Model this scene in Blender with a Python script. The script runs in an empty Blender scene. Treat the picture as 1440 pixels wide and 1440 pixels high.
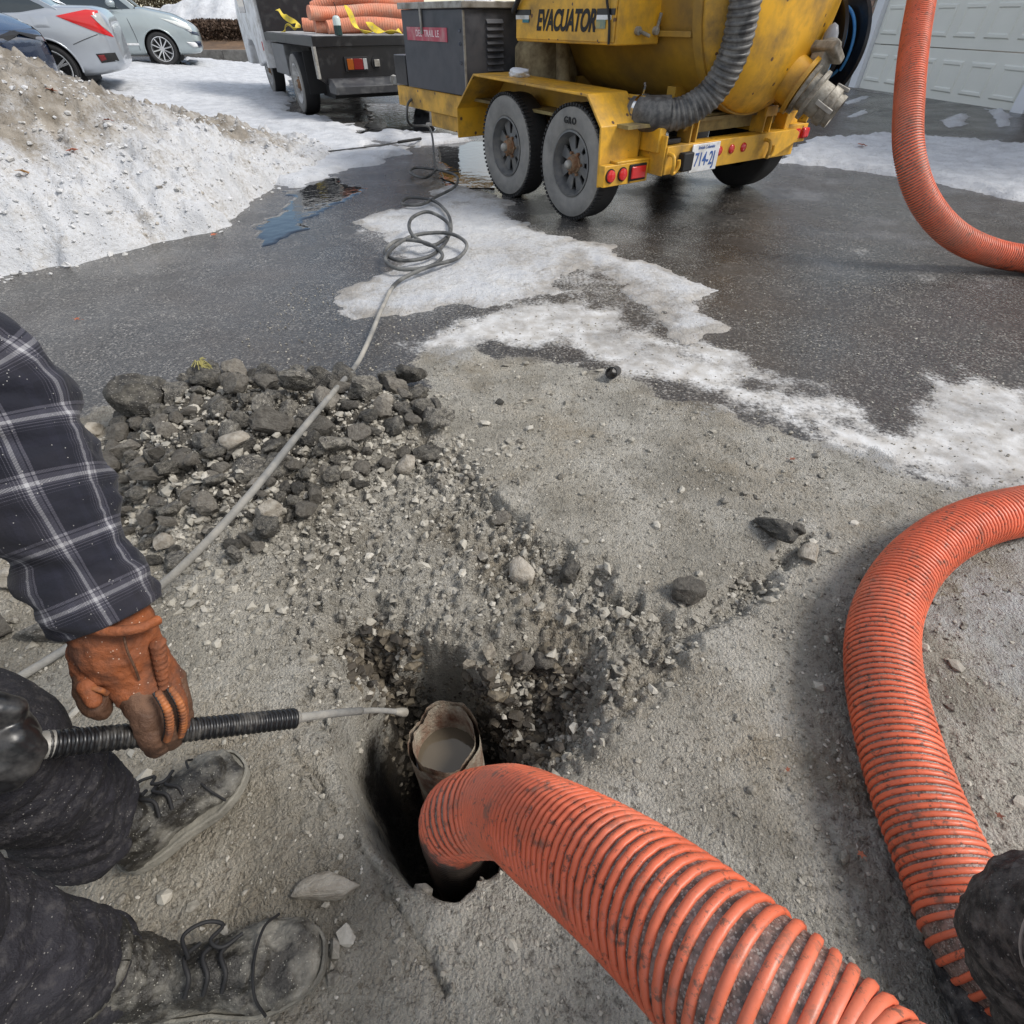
import bpy, bmesh, math, random
import numpy as np
from mathutils import Vector, Matrix, noise as mnoise

random.seed(7)
rng = np.random.default_rng(7)
PI = math.pi
sc = bpy.context.scene
COL = sc.collection

# ------------------------------------------------------------------ camera
CAM_H, FOC, PITCH = 1.14, 740.0, math.atan(696 / 740)
cd = bpy.data.cameras.new('camera')
cd.sensor_width = 36; cd.lens = FOC / 1440 * 36; cd.clip_start = .02; cd.clip_end = 1000
cam = bpy.data.objects.new('camera', cd); COL.objects.link(cam)
cam.location = (0, 0, CAM_H); cam.rotation_euler = (PI / 2 - PITCH, 0, 0)
sc.camera = cam

# ------------------------------------------------------------------ sky, sun, exposure
SUN_EL, SUN_AZ = math.radians(46), math.radians(98)     # azimuth clockwise from +Y
world = bpy.data.worlds.new('World'); sc.world = world; world.use_nodes = True
wn = world.node_tree; wn.nodes.clear()
wo = wn.nodes.new('ShaderNodeOutputWorld'); wb = wn.nodes.new('ShaderNodeBackground')
sky = wn.nodes.new('ShaderNodeTexSky'); sky.sky_type = 'NISHITA'; sky.sun_disc = False
sky.sun_elevation = SUN_EL; sky.sun_rotation = SUN_AZ; sky.dust_density = .3; sky.ozone_density = 2.5; sky.air_density = 1.2
tc = wn.nodes.new('ShaderNodeTexCoord'); nz = wn.nodes.new('ShaderNodeTexNoise')
nz.inputs['Scale'].default_value = 2.2; nz.inputs['Detail'].default_value = 6
rp = wn.nodes.new('ShaderNodeValToRGB')
rp.color_ramp.elements[0].position = .40; rp.color_ramp.elements[0].color = (.05, .05, .05, 1)
rp.color_ramp.elements[1].position = .60; rp.color_ramp.elements[1].color = (1, 1, 1, 1)
mx = wn.nodes.new('ShaderNodeMix'); mx.data_type = 'RGBA'
mx.inputs['B'].default_value = (7.4, 7.3, 7.2, 1)
mp = wn.nodes.new('ShaderNodeMapping'); mp.inputs['Location'].default_value = (1.3, .2, .5); mp.inputs['Rotation'].default_value = (0, 0, math.radians(28))
wn.links.new(tc.outputs['Generated'], mp.inputs['Vector']); wn.links.new(mp.outputs['Vector'], nz.inputs['Vector']); wn.links.new(nz.outputs['Fac'], rp.inputs['Fac'])
wn.links.new(rp.outputs['Color'], mx.inputs['Factor']); wn.links.new(sky.outputs['Color'], mx.inputs['A'])
wn.links.new(mx.outputs['Result'], wb.inputs['Color']); wb.inputs['Strength'].default_value = .095
wn.links.new(wb.outputs['Background'], wo.inputs['Surface'])
sd = bpy.data.lights.new('sun', 'SUN'); sd.energy = 2.2; sd.angle = math.radians(20); sd.color = (1, .95, .88)
sun = bpy.data.objects.new('sun', sd); COL.objects.link(sun)
sdir = Vector((math.sin(SUN_AZ) * math.cos(SUN_EL), math.cos(SUN_AZ) * math.cos(SUN_EL), math.sin(SUN_EL)))
sun.rotation_euler = sdir.to_track_quat('Z', 'Y').to_euler(); sun.location = (20, -20, 30)
sc.view_settings.view_transform = 'Standard'; sc.view_settings.look = 'None'
sc.view_settings.exposure = 0.68; sc.view_settings.gamma = 1
sc.view_settings.use_curve_mapping = False

# ------------------------------------------------------------------ measuring helpers
SP, CP = math.sin(PITCH), math.cos(PITCH)
def ray(u, v):
    x = (u - 720) / FOC; y = (720 - v) / FOC
    return np.array([x, CP + y * SP, -SP + y * CP])
def G(u, v, z=0.0):                     # a point at height z, read off the photograph
    r = ray(u, v); t = (z - CAM_H) / r[2]
    return np.array([0, 0, CAM_H]) + t * r
def W(u, v, d):                         # a point d metres along the optical axis
    return np.array([0, 0, CAM_H]) + d * ray(u, v)
def GP(pts, z=0.0): return np.array([G(u, v, z)[:2] for u, v in pts])

# ------------------------------------------------------------------ noise
def _h(ix, iy, iz, seed):
    h = (ix.astype(np.int64) * 374761393 + iy.astype(np.int64) * 668265263 + iz * 2147483647 + seed * 1274126177) & 0xffffffff
    h = ((h ^ (h >> 13)) * 1274126177) & 0xffffffff
    return ((h ^ (h >> 16)) & 0xffffff) / float(0xffffff)
def vn2(x, y, seed=0):
    ix = np.floor(x); iy = np.floor(y); fx = x - ix; fy = y - iy
    fx = fx * fx * fx * (fx * (fx * 6 - 15) + 10); fy = fy * fy * fy * (fy * (fy * 6 - 15) + 10)
    a = _h(ix, iy, 0, seed); b = _h(ix + 1, iy, 0, seed); c = _h(ix, iy + 1, 0, seed); d = _h(ix + 1, iy + 1, 0, seed)
    return (a + (b - a) * fx) * (1 - fy) + (c + (d - c) * fx) * fy
def fbm(x, y, scale=1., octv=4, seed=0, gain=.5):
    x = np.asarray(x, float) * scale; y = np.asarray(y, float) * scale
    s = 0; a = 1; t = 0
    for i in range(octv):
        s = s + a * (vn2(x, y, seed + i * 17) - .5) * 2; t += a; a *= gain
        x, y = x * 2.03 * .8 - y * 2.03 * .6 + 3.1, x * 2.03 * .6 + y * 2.03 * .8 + 1.7
    return s / t
def worley(x, y, scale, seed=0):
    x = x * scale; y = y * scale; ix = np.floor(x); iy = np.floor(y)
    best = np.full(x.shape, 9.); bid = np.zeros(x.shape)
    for dx in (-1, 0, 1):
        for dy in (-1, 0, 1):
            cx = ix + dx; cy = iy + dy
            d = (cx + _h(cx, cy, 1, seed) - x) ** 2 + (cy + _h(cx, cy, 2, seed) - y) ** 2
            m = d < best; best = np.where(m, d, best); bid = np.where(m, _h(cx, cy, 3, seed), bid)
    return np.sqrt(best), bid
def sstep(a, b, x):
    t = np.clip((x - a) / (b - a), 0, 1); return t * t * (3 - 2 * t)
def sdist(x, y, poly):                   # >0 inside
    x = np.asarray(x, float); y = np.asarray(y, float)
    d2 = np.full(x.shape, 1e9); ins = np.zeros(x.shape, bool); n = len(poly)
    for i in range(n):
        ax, ay = poly[i]; bx, by = poly[(i + 1) % n]
        ex, ey = bx - ax, by - ay
        t = np.clip(((x - ax) * ex + (y - ay) * ey) / (ex * ex + ey * ey + 1e-12), 0, 1)
        d2 = np.minimum(d2, (x - ax - t * ex) ** 2 + (y - ay - t * ey) ** 2)
        if by != ay:
            ins ^= ((ay > y) != (by > y)) & (x < ex * (y - ay) / ey + ax)
    d = np.sqrt(d2)
    return np.where(ins, d, -d)
def pldist(x, y, pl):
    d2 = np.full(np.shape(x), 1e9)
    for i in range(len(pl) - 1):
        ax, ay = pl[i]; bx, by = pl[i + 1]; ex, ey = bx - ax, by - ay
        t = np.clip(((x - ax) * ex + (y - ay) * ey) / (ex * ex + ey * ey + 1e-12), 0, 1)
        d2 = np.minimum(d2, (x - ax - t * ex) ** 2 + (y - ay - t * ey) ** 2)
    return np.sqrt(d2)

# ------------------------------------------------------------------ material helpers
class NT:
    def __init__(s, name):
        s.m = bpy.data.materials.new(name); s.m.use_nodes = True; s.t = s.m.node_tree
        s.b = s.t.nodes['Principled BSDF']; s.tc = s.t.nodes.new('ShaderNodeTexCoord')
    def n(s, typ, ins=None, **at):
        n = s.t.nodes.new('ShaderNode' + typ)
        for k, v in at.items(): setattr(n, k, v)
        for k, v in (ins or {}).items(): s.put(n, k, v)
        return n
    def put(s, n, k, v):
        i = n.inputs[k]
        if isinstance(v, bpy.types.NodeSocket): s.t.links.new(v, i)
        else:
            if isinstance(v, (tuple, list)) and len(v) == 3 and i.type == 'RGBA': v = (*v, 1)
            i.default_value = v
    def noise(s, scale, detail=4, rough=.55, vec=None, dist=0.):
        return s.n('TexNoise', {'Vector': vec or s.tc.outputs['Object'], 'Scale': scale, 'Detail': detail, 'Roughness': rough, 'Distortion': dist}).outputs['Fac']
    def vor(s, scale, vec=None, feat='F1', out='Distance'):
        return s.n('TexVoronoi', {'Vector': vec or s.tc.outputs['Object'], 'Scale': scale}, feature=feat).outputs[out]
    def ramp(s, fac, stops, interp='LINEAR'):
        n = s.n('ValToRGB', {'Fac': fac}); cr = n.color_ramp; cr.interpolation = interp
        while len(cr.elements) < len(stops): cr.elements.new(.5)
        for e, (p, c) in zip(cr.elements, stops):
            e.position = p; e.color = (c, c, c, 1) if not isinstance(c, (tuple, list)) else (*c, 1)
        return n.outputs['Color']
    def mix(s, f, a, b, mode='MIX'):
        n = s.n('Mix', data_type='RGBA', blend_type=mode)
        s.put(n, 'Factor', f); s.put(n, 'A', a); s.put(n, 'B', b); return n.outputs['Result']
    def math(s, op, a, b=0., c=0., clamp=False):
        n = s.n('Math', operation=op, use_clamp=clamp)
        for i, v in enumerate((a, b, c)):
            if isinstance(v, bpy.types.NodeSocket): s.t.links.new(v, n.inputs[i])
            else: n.inputs[i].default_value = v
        return n.outputs[0]
    def sm(s, x, a, b):                      # smoothstep
        n = s.n('MapRange', {'Value': x, 'From Min': a, 'From Max': b}, interpolation_type='SMOOTHSTEP'); return n.outputs[0]
    def attr(s, name): return s.n('Attribute', attribute_name=name).outputs['Fac']
    def bump(s, h, strength=.3, dist=.01, prev=None):
        n = s.n('Bump', {'Height': h, 'Strength': strength, 'Distance': dist})
        if prev is not None: s.put(n, 'Normal', prev)
        return n.outputs['Normal']
    def out(s, **kw):
        mp = {'col': 'Base Color', 'rough': 'Roughness', 'metal': 'Metallic', 'nor': 'Normal', 'spec': 'Specular IOR Level', 'coat': 'Coat Weight', 'trans': 'Transmission Weight', 'ior': 'IOR', 'sheen': 'Sheen Weight', 'alpha': 'Alpha'}
        for k, v in kw.items(): s.put(s.b, mp[k], v)
        return s.m

MATS = {}
def mat(name, col, rough=.5, metal=0., dirt=None, dirtamt=.4, dscale=6., var=.15, vscale=8., bump=0., bscale=60., spec=.5, coat=0., speck=None, sdens=.1, sscale=120., rnd=0., trans=0., rvar=.15):
    if name in MATS: return MATS[name]
    t = NT(name)
    v = t.noise(vscale, 5)
    c = t.mix(1., col, t.ramp(v, [(.25, 1 - var), (.75, 1 + var)]), 'MULTIPLY')
    r = rough
    if dirt:
        f = t.ramp(t.noise(dscale, 7, .65), [(max(0, .62 - dirtamt * .5), 0.), (min(1, .82 - dirtamt * .3), 1.)])
        c = t.mix(f, c, dirt); r = t.mix(f, (rough,) * 3, (min(1, rough + .35),) * 3)
    if speck:
        g = t.vor(sscale, out='Color'); d = t.vor(sscale)
        f2 = t.math('MULTIPLY', t.math('LESS_THAN', t.n('SeparateColor', {'Color': g}).outputs[0], sdens), t.math('LESS_THAN', d, .35))
        c = t.mix(f2, c, speck)
    if rnd:
        oi = t.n('ObjectInfo').outputs['Random']
        c = t.mix(1., c, t.ramp(oi, [(0, 1 - rnd), (1, 1 + rnd)]), 'MULTIPLY')
    kw = dict(col=c, rough=r, metal=metal, spec=spec)
    if coat: kw['coat'] = coat
    if trans: kw['trans'] = trans
    if bump: kw['nor'] = t.bump(t.noise(bscale, 6, .65), bump, .01)
    MATS[name] = t.out(**kw); return MATS[name]

# ------------------------------------------------------------------ mesh helpers
class MB:
    def __init__(s): s.v = []; s.f = []; s.uv = None
    def add(s, vs, fs):
        k = len(s.v); s.v += [tuple(float(c) for c in p) for p in vs]; s.f += [tuple(i + k for i in f) for f in fs]; return s
    def box(s, x0, x1, y0, y1, z0, z1):
        return s.add([(x0, y0, z0), (x1, y0, z0), (x1, y1, z0), (x0, y1, z0), (x0, y0, z1), (x1, y0, z1), (x1, y1, z1), (x0, y1, z1)],
                     [(0, 3, 2, 1), (4, 5, 6, 7), (0, 1, 5, 4), (1, 2, 6, 5), (2, 3, 7, 6), (3, 0, 4, 7)])
    def bar(s, p, q, w, h, up=(0, 0, 1)):
        p = Vector(p); q = Vector(q); d = (q - p).normalized(); up = Vector(up)
        if abs(d.dot(up)) > .95: up = Vector((1, 0, 0))
        a = d.cross(up).normalized() * w / 2; b = a.cross(d).normalized() * h / 2
        vs = [p - a - b, p + a - b, p + a + b, p - a + b, q - a - b, q + a - b, q + a + b, q - a + b]
        return s.add(vs, [(0, 1, 2, 3), (7, 6, 5, 4), (0, 4, 5, 1), (1, 5, 6, 2), (2, 6, 7, 3), (3, 7, 4, 0)])
    def cyl(s, p, q, r, r2=None, n=16, caps=True):
        p = Vector(p); q = Vector(q); d = (q - p).normalized(); r2 = r if r2 is None else r2
        u = d.orthogonal().normalized(); w = d.cross(u)
        vs = []
        for c, rr in ((p, r), (q, r2)):
            for i in range(n):
                a = 2 * PI * i / n; vs.append(c + (u * math.cos(a) + w * math.sin(a)) * rr)
        fs = [(i, (i + 1) % n, n + (i + 1) % n, n + i) for i in range(n)]
        if caps: fs += [tuple(range(n))[::-1], tuple(range(n, 2 * n))]
        return s.add(vs, fs)
    def lathe(s, c, axis, prof, n=32, closed=False):      # prof: (dist along axis, radius)
        c = Vector(c); d = Vector(axis).normalized(); u = d.orthogonal().normalized(); w = d.cross(u); vs = []; fs = []
        for t, r in prof:
            for i in range(n):
                a = 2 * PI * i / n; vs.append(c + d * t + (u * math.cos(a) + w * math.sin(a)) * r)
        m = len(prof)
        for j in range(m if closed else m - 1):
            for i in range(n):
                fs.append((j * n + i, j * n + (i + 1) % n, ((j + 1) % m) * n + (i + 1) % n, ((j + 1) % m) * n + i))
        if not closed:
            if prof[0][1] > 1e-4: fs.append(tuple(range(n))[::-1])
            if prof[-1][1] > 1e-4: fs.append(tuple(range((m - 1) * n, m * n)))
        return s.add(vs, fs)
    def prism(s, poly, axis, t0, t1):                    # poly in the two other axes, extruded along axis
        n = len(poly); ix = {'x': 0, 'y': 1, 'z': 2}[axis]; vs = []
        for t in (t0, t1):
            for a, b in poly:
                p = [a, b]; p.insert(ix, t); vs.append(p)
        return s.add(vs, [tuple(range(n))[::-1], tuple(range(n, 2 * n))] + [(i, (i + 1) % n, n + (i + 1) % n, n + i) for i in range(n)])
    def tube(s, path, rad, n=10, caps=True):
        P = np.array(path, float); m = len(P); R = np.broadcast_to(np.asarray(rad, float), (m,))
        T, U, V = frames(P); k = len(s.v); a = np.linspace(0, 2 * PI, n, endpoint=False)
        vs = P[:, None] + R[:, None, None] * (np.cos(a)[None, :, None] * U[:, None] + np.sin(a)[None, :, None] * V[:, None])
        fs = [(j * n + i, j * n + (i + 1) % n, (j + 1) * n + (i + 1) % n, (j + 1) * n + i) for j in range(m - 1) for i in range(n)]
        if caps: fs += [tuple(range(n))[::-1], tuple(range((m - 1) * n, m * n))]
        return s.add(vs.reshape(-1, 3), fs)
    def ball(s, c, r, sub=2, sq=(1, 1, 1)):
        bm = bmesh.new(); bmesh.ops.create_icosphere(bm, subdivisions=sub, radius=1)
        vs = [(c[0] + v.co.x * r * sq[0], c[1] + v.co.y * r * sq[1], c[2] + v.co.z * r * sq[2]) for v in bm.verts]
        fs = [tuple(x.index for x in f.verts) for f in bm.faces]; bm.free(); return s.add(vs, fs)
    def caps(s, pts, rads, sub=2, flat=None):            # chain of tapered capsules, closed pieces
        for (p, q, r0, r1) in zip(pts[:-1], pts[1:], rads[:-1], rads[1:]):
            s.cyl(p, q, r0, r1, 14); s.ball(p, r0, sub); s.ball(q, r1, sub)
        return s
    def tf(s, M):
        s.v = [tuple(M @ Vector(p)) for p in s.v]; return s
def frames(P):
    T = np.gradient(P, axis=0); T /= np.linalg.norm(T, axis=1)[:, None] + 1e-12
    U = np.zeros_like(P); u = np.cross(T[0], (0, 0, 1.)); 
    if np.linalg.norm(u) < .1: u = np.cross(T[0], (0, 1., 0))
    u /= np.linalg.norm(u)
    for i in range(len(P)):
        u = u - T[i] * np.dot(u, T[i]); u /= np.linalg.norm(u); U[i] = u
    return T, U, np.cross(T, U)
def smooth_path(pts, step=.02):
    P = [np.array(p, float) for p in pts]; P = [2 * P[0] - P[1]] + P + [2 * P[-1] - P[-2]]; out = []
    for i in range(1, len(P) - 2):
        p0, p1, p2, p3 = P[i - 1:i + 3]
        t0 = 0; t1 = np.linalg.norm(p1 - p0) ** .5 + 1e-6; t2 = t1 + np.linalg.norm(p2 - p1) ** .5 + 1e-6; t3 = t2 + np.linalg.norm(p3 - p2) ** .5 + 1e-6
        for t in np.linspace(t1, t2, 60, endpoint=False):
            a1 = (t1 - t) / (t1 - t0) * p0 + (t - t0) / (t1 - t0) * p1; a2 = (t2 - t) / (t2 - t1) * p1 + (t - t1) / (t2 - t1) * p2; a3 = (t3 - t) / (t3 - t2) * p2 + (t - t2) / (t3 - t2) * p3
            b1 = (t2 - t) / (t2 - t0) * a1 + (t - t0) / (t2 - t0) * a2; b2 = (t3 - t) / (t3 - t1) * a2 + (t - t1) / (t3 - t1) * a3
            out.append((t2 - t) / (t2 - t1) * b1 + (t - t1) / (t2 - t1) * b2)
    out.append(P[-2]); out = np.array(out); L = np.concatenate([[0], np.cumsum(np.linalg.norm(np.diff(out, axis=0), axis=1))])
    n = max(3, int(L[-1] / step)); q = np.linspace(0, L[-1], n)
    return np.stack([np.interp(q, L, out[:, k]) for k in range(3)], 1), q
def meshdata(name, v, f, m=None, smooth=None, fix=True):
    me = bpy.data.meshes.new(name)
    me.from_pydata([tuple(p) for p in v], [], [tuple(q) for q in f]); me.update()
    if fix:
        bm = bmesh.new(); bm.from_mesh(me); bmesh.ops.recalc_face_normals(bm, faces=bm.faces); bm.to_mesh(me); bm.free()
    if m: me.materials.append(m)
    if smooth is not None:
        me.polygons.foreach_set('use_smooth', [True] * len(me.polygons))
        if smooth < 180: me.set_sharp_from_angle(angle=math.radians(smooth))
    return me
def gridmesh(name, X, Y, Z, m, keep=None, attrs=None, smooth=True):
    ny, nx = X.shape; me = bpy.data.meshes.new(name)
    idx = np.arange(nx * ny).reshape(ny, nx)
    q = np.stack([idx[:-1, :-1], idx[:-1, 1:], idx[1:, 1:], idx[1:, :-1]], -1).reshape(-1, 4)
    co = np.stack([X, Y, Z], -1).reshape(-1, 3)
    if keep is not None:
        k = keep.reshape(-1)[q].all(1); q = q[k]
        used = np.unique(q); mp = np.full(nx * ny, -1); mp[used] = np.arange(len(used)); q = mp[q]; co = co[used]
        if attrs: attrs = {a: b.reshape(-1)[used] for a, b in attrs.items()}
    me.vertices.add(len(co)); me.vertices.foreach_set('co', co.astype(np.float32).ravel())
    me.loops.add(q.size); me.loops.foreach_set('vertex_index', q.astype(np.int32).ravel())
    me.polygons.add(len(q)); me.polygons.foreach_set('loop_start', np.arange(0, q.size, 4, dtype=np.int32))
    me.update(calc_edges=True)
    me.polygons.foreach_set('use_smooth', np.full(len(q), smooth))
    for a, b in (attrs or {}).items():
        at = me.attributes.new(a, 'FLOAT', 'POINT'); at.data.foreach_set('value', np.asarray(b, np.float32).ravel())
    me.materials.append(m); return me
def link(name, me, parent=None, **props):
    o = bpy.data.objects.new(name, me); COL.objects.link(o)
    if parent: o.parent = parent
    for k, v in props.items(): o[k] = v
    return o
def obj(name, mb, m, parent=None, smooth=40, bevel=0., seg=2, **props):
    o = link(name, meshdata(name, mb.v, mb.f, m, smooth), parent, **props)
    if bevel:
        b = o.modifiers.new('bevel', 'BEVEL'); b.width = bevel; b.segments = seg; b.limit_method = 'ANGLE'; b.angle_limit = math.radians(35)
    return o
def thing(name, label, cat, loc=(0, 0, 0), rz=0., group=None):
    o = bpy.data.objects.new(name, None); COL.objects.link(o); o.location = loc; o.rotation_euler = (0, 0, rz); o.empty_display_size = .1
    o['label'] = label; o['category'] = cat
    if group: o['group'] = group
    return o
def tag(o, label, cat, group=None):
    o['label'] = label; o['category'] = cat
    if group: o['group'] = group
    return o
def fuse(o, voxel, smooth=6, fac=.6, disp=None):        # overlapping closed pieces become one continuous skin
    r = o.modifiers.new('remesh', 'REMESH'); r.mode = 'VOXEL'; r.voxel_size = voxel; r.use_smooth_shade = True
    s = o.modifiers.new('smooth', 'SMOOTH'); s.factor = fac; s.iterations = smooth
    if disp:
        for (st, sz) in disp:
            tx = bpy.data.textures.new('clouds', 'CLOUDS'); tx.noise_scale = sz; tx.noise_depth = 3
            d = o.modifiers.new('displace', 'DISPLACE'); d.texture = tx; d.strength = st; d.texture_coords = 'LOCAL'; d.mid_level = .5
    return o
def bake(o):                                             # apply modifiers
    dg = bpy.context.evaluated_depsgraph_get(); me = bpy.data.meshes.new_from_object(o.evaluated_get(dg), depsgraph=dg)
    o.modifiers.clear(); o.data = me; return o
def text(name, body, size, m, parent, M, shear=0., ext=.002, off=0., space=1., sx=1., align='CENTER', **props):
    cu = bpy.data.curves.new(name, 'FONT'); cu.body = body; cu.size = size; cu.shear = shear; cu.extrude = ext; cu.offset = off
    cu.space_character = space; cu.align_x = align; cu.align_y = 'CENTER'
    t = bpy.data.objects.new(name, cu); COL.objects.link(t)
    bpy.context.view_layer.update(); dg = bpy.context.evaluated_depsgraph_get()
    me = bpy.data.meshes.new_from_object(t.evaluated_get(dg), depsgraph=dg); bpy.data.objects.remove(t)
    me.transform(Matrix.Diagonal((sx, 1, 1, 1))); me.transform(M); me.materials.clear(); me.materials.append(m)
    return link(name, me, parent, **props)

# ------------------------------------------------------------------ ground: driveway asphalt, mud film, excavation, hole
MUD = GP([(-200, 1500), (-120, 800), (60, 640), (165, 580), (300, 535), (470, 545), (570, 560), (610, 505), (680, 490), (780, 505), (860, 525), (960, 560), (1080, 600), (1200, 645), (1320, 690), (1470, 715), (1700, 800), (1900, 1600), (700, 1900), (0, 1900)])
EXC = GP([(600, 600), (650, 640), (700, 690), (760, 742), (850, 792), (930, 842), (985, 852), (1040, 808), (1090, 770), (1140, 745), (1150, 772), (1085, 830), (1020, 890), (950, 950), (885, 1030), (780, 1120), (700, 1250), (620, 1275), (540, 1262), (490, 1150), (460, 1060), (420, 980), (390, 900), (370, 800), (450, 700), (540, 640)])
CUT = GP([(600, 600), (650, 640), (700, 690), (760, 742), (850, 792), (930, 842), (985, 852), (1040, 808), (1090, 770), (1140, 745)])
FUN = GP([(415, 905), (455, 845), (530, 820), (610, 850), (680, 880), (760, 860), (850, 890), (885, 960), (860, 1050), (800, 1110), (740, 1140), (690, 1232), (640, 1264), (580, 1252), (528, 1190), (498, 1115), (488, 1040), (450, 965)])
SHAFT = np.array([G(u, v, z)[:2] for u, v, z in [(478, 1000, -.03), (530, 945, -.10), (590, 915, -.12), (650, 935, -.16), (715, 1010, -.18), (752, 1080, -.13), (752, 1115, -.05), (708, 1215, .0), (645, 1272, .0), (570, 1256, .0), (512, 1192, .0), (480, 1118, .0), (466, 1048, -.01)]])
HEAP = GP([(150, 660), (185, 575), (290, 540), (400, 540), (585, 550), (625, 600), (560, 660), (470, 690), (420, 735), (330, 775), (230, 785), (150, 720)])
CRACKS = [GP([(412, 1058), (440, 1095), (470, 1140), (500, 1180)]), GP([(500, 1185), (540, 1245), (575, 1305), (600, 1345), (628, 1400)])]
FROST = [GP([(565, 485), (620, 455), (690, 440), (740, 400), (820, 415), (890, 430), (960, 480), (1080, 530), (1180, 572), (1250, 605), (1262, 560), (1330, 528), (1480, 545), (1520, 690), (1360, 700), (1280, 676), (1200, 645), (1100, 605), (1000, 575), (900, 545), (820, 522), (760, 500), (700, 490), (650, 500), (590, 492)]),
         GP([(1310, 800), (1380, 760), (1520, 750), (1560, 900), (1440, 990), (1330, 960), (1290, 880)]),
         GP([(480, 320), (560, 285), (640, 258), (700, 280), (800, 330), (900, 365), (1040, 412), (1010, 470), (960, 490), (860, 450), (760, 440), (600, 460), (460, 440), (520, 390)]),
         GP([(1150, 330), (1300, 360), (1500, 420), (1500, 440), (1250, 400)])]
def ramp(x):
    t = np.clip(np.abs(x) - 4.8, 0, 4.2); return .09 * np.where(t < 1, t * t / 2, t - .5)
def masks(x, y):
    n1 = fbm(x, y, 3.1, 4, 3); n2 = fbm(x, y, 11, 4, 5)
    mud = sstep(-.16, .14, sdist(x, y, MUD) + n1 * .16 + n2 * .07)
    frost = np.zeros(np.shape(x))
    for i, p in enumerate(FROST):
        frost = np.maximum(frost, sstep(-.20, .24, sdist(x, y, p) + n1 * .22 + n2 * .12) * (1., .95, .55, .45)[i])
    de = sdist(x, y, EXC) + n2 * .05; dc = pldist(x, y, CUT)
    exc = sstep(-.01, .06, de)
    edge = exc * np.exp(-(dc / .30) ** 2)
    df = sdist(x, y, FUN) + n1 * .02 + n2 * .02; ds = sdist(x, y, SHAFT) + n2 * .014
    fun = sstep(0, .25, df); sh = sstep(0, .05, ds)
    heap = sstep(-.06, .26, sdist(x, y, HEAP) + n1 * .06)
    return mud, frost, exc, edge, fun, sh, heap, dc
def height(x, y, full=False):
    x = np.asarray(x, float); y = np.asarray(y, float)
    mud, frost, exc, edge, fun, sh, heap, dc = masks(x, y)
    near = (x > -1.9) & (x < 2.4) & (y > -.9) & (y < 3.2)
    z = ramp(x)
    w1, i1 = worley(x, y, 38., 4); w2, i2 = worley(x, y, 85., 9)
    f2 = fbm(x, y, 9., 5, 21); f3 = fbm(x, y, 40., 3, 31)
    lump = np.sqrt(np.maximum(0, 1 - (w1 / .52) ** 2)) * .010 * (i1 > .5) * (.4 + i1) + np.sqrt(np.maximum(0, 1 - (w2 / .55) ** 2)) * .0055 * (i2 > .3)
    crumb = np.clip(exc * .65 + heap * 1.1 + 1.4 * fun + mud * (.35 + .55 * sstep(-.15, .35, fbm(x, y, 2.7, 3, 51))) + .7 * exc * sstep(.45, .05, dc), 0, 2.0)
    rough = f2 * .012 + f3 * .004 + lump * crumb
    pits = np.maximum(0, .42 - w1) * .016 * (i1 < .28) * mud * (1 - exc)
    z = z + mud * (rough * (.62 + .75 * np.clip(exc + heap + fun, 0, 1)) + .006 * fbm(x, y, 2.2, 3, 40) - pits)
    z = z - .036 * edge - .022 * exc
    z = z - .30 * fun * (1 + .5 * f2) + fun * (1 - fun) * 4 * (.030 * fbm(x, y, 16, 4, 63) + .022 * np.sqrt(np.maximum(0, 1 - (worley(x, y, 17., 65)[0] / .6) ** 2))) - .62 * sh
    z = z + .075 * heap
    for c in CRACKS:
        d = pldist(x, y, c) + .012 * fbm(x, y, 22, 3, 77); z = z - .014 * sstep(.007, .001, np.abs(d)) * (fbm(x, y, 5, 2, 9) > -.25)
    z = z + frost * .005 * (fbm(x, y, 7, 4, 61) * .6 + .5)
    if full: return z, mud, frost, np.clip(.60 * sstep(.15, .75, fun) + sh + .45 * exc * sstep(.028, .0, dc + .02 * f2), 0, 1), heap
    return z
def axis_lines(a, b, fine, lo, hi, grow):
    c = list(np.arange(a, b, fine)); s = fine; p = b
    while p < hi: c.append(p); s = s * grow; p += s
    c.append(hi); s = fine; p = a - fine; L = []
    while p > lo: L.append(p); s = s * grow; p -= s
    L.append(lo); return np.array(L[::-1] + c)
gx = axis_lines(-1.0, 1.3, .006, -160, 160, 1.045); gy = axis_lines(.0, 1.7, .006, -60, 260, 1.03)
X, Y = np.meshgrid(gx, gy)
Z, a_mud, a_frost, a_wet, a_heap = height(X, Y, True)

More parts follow.
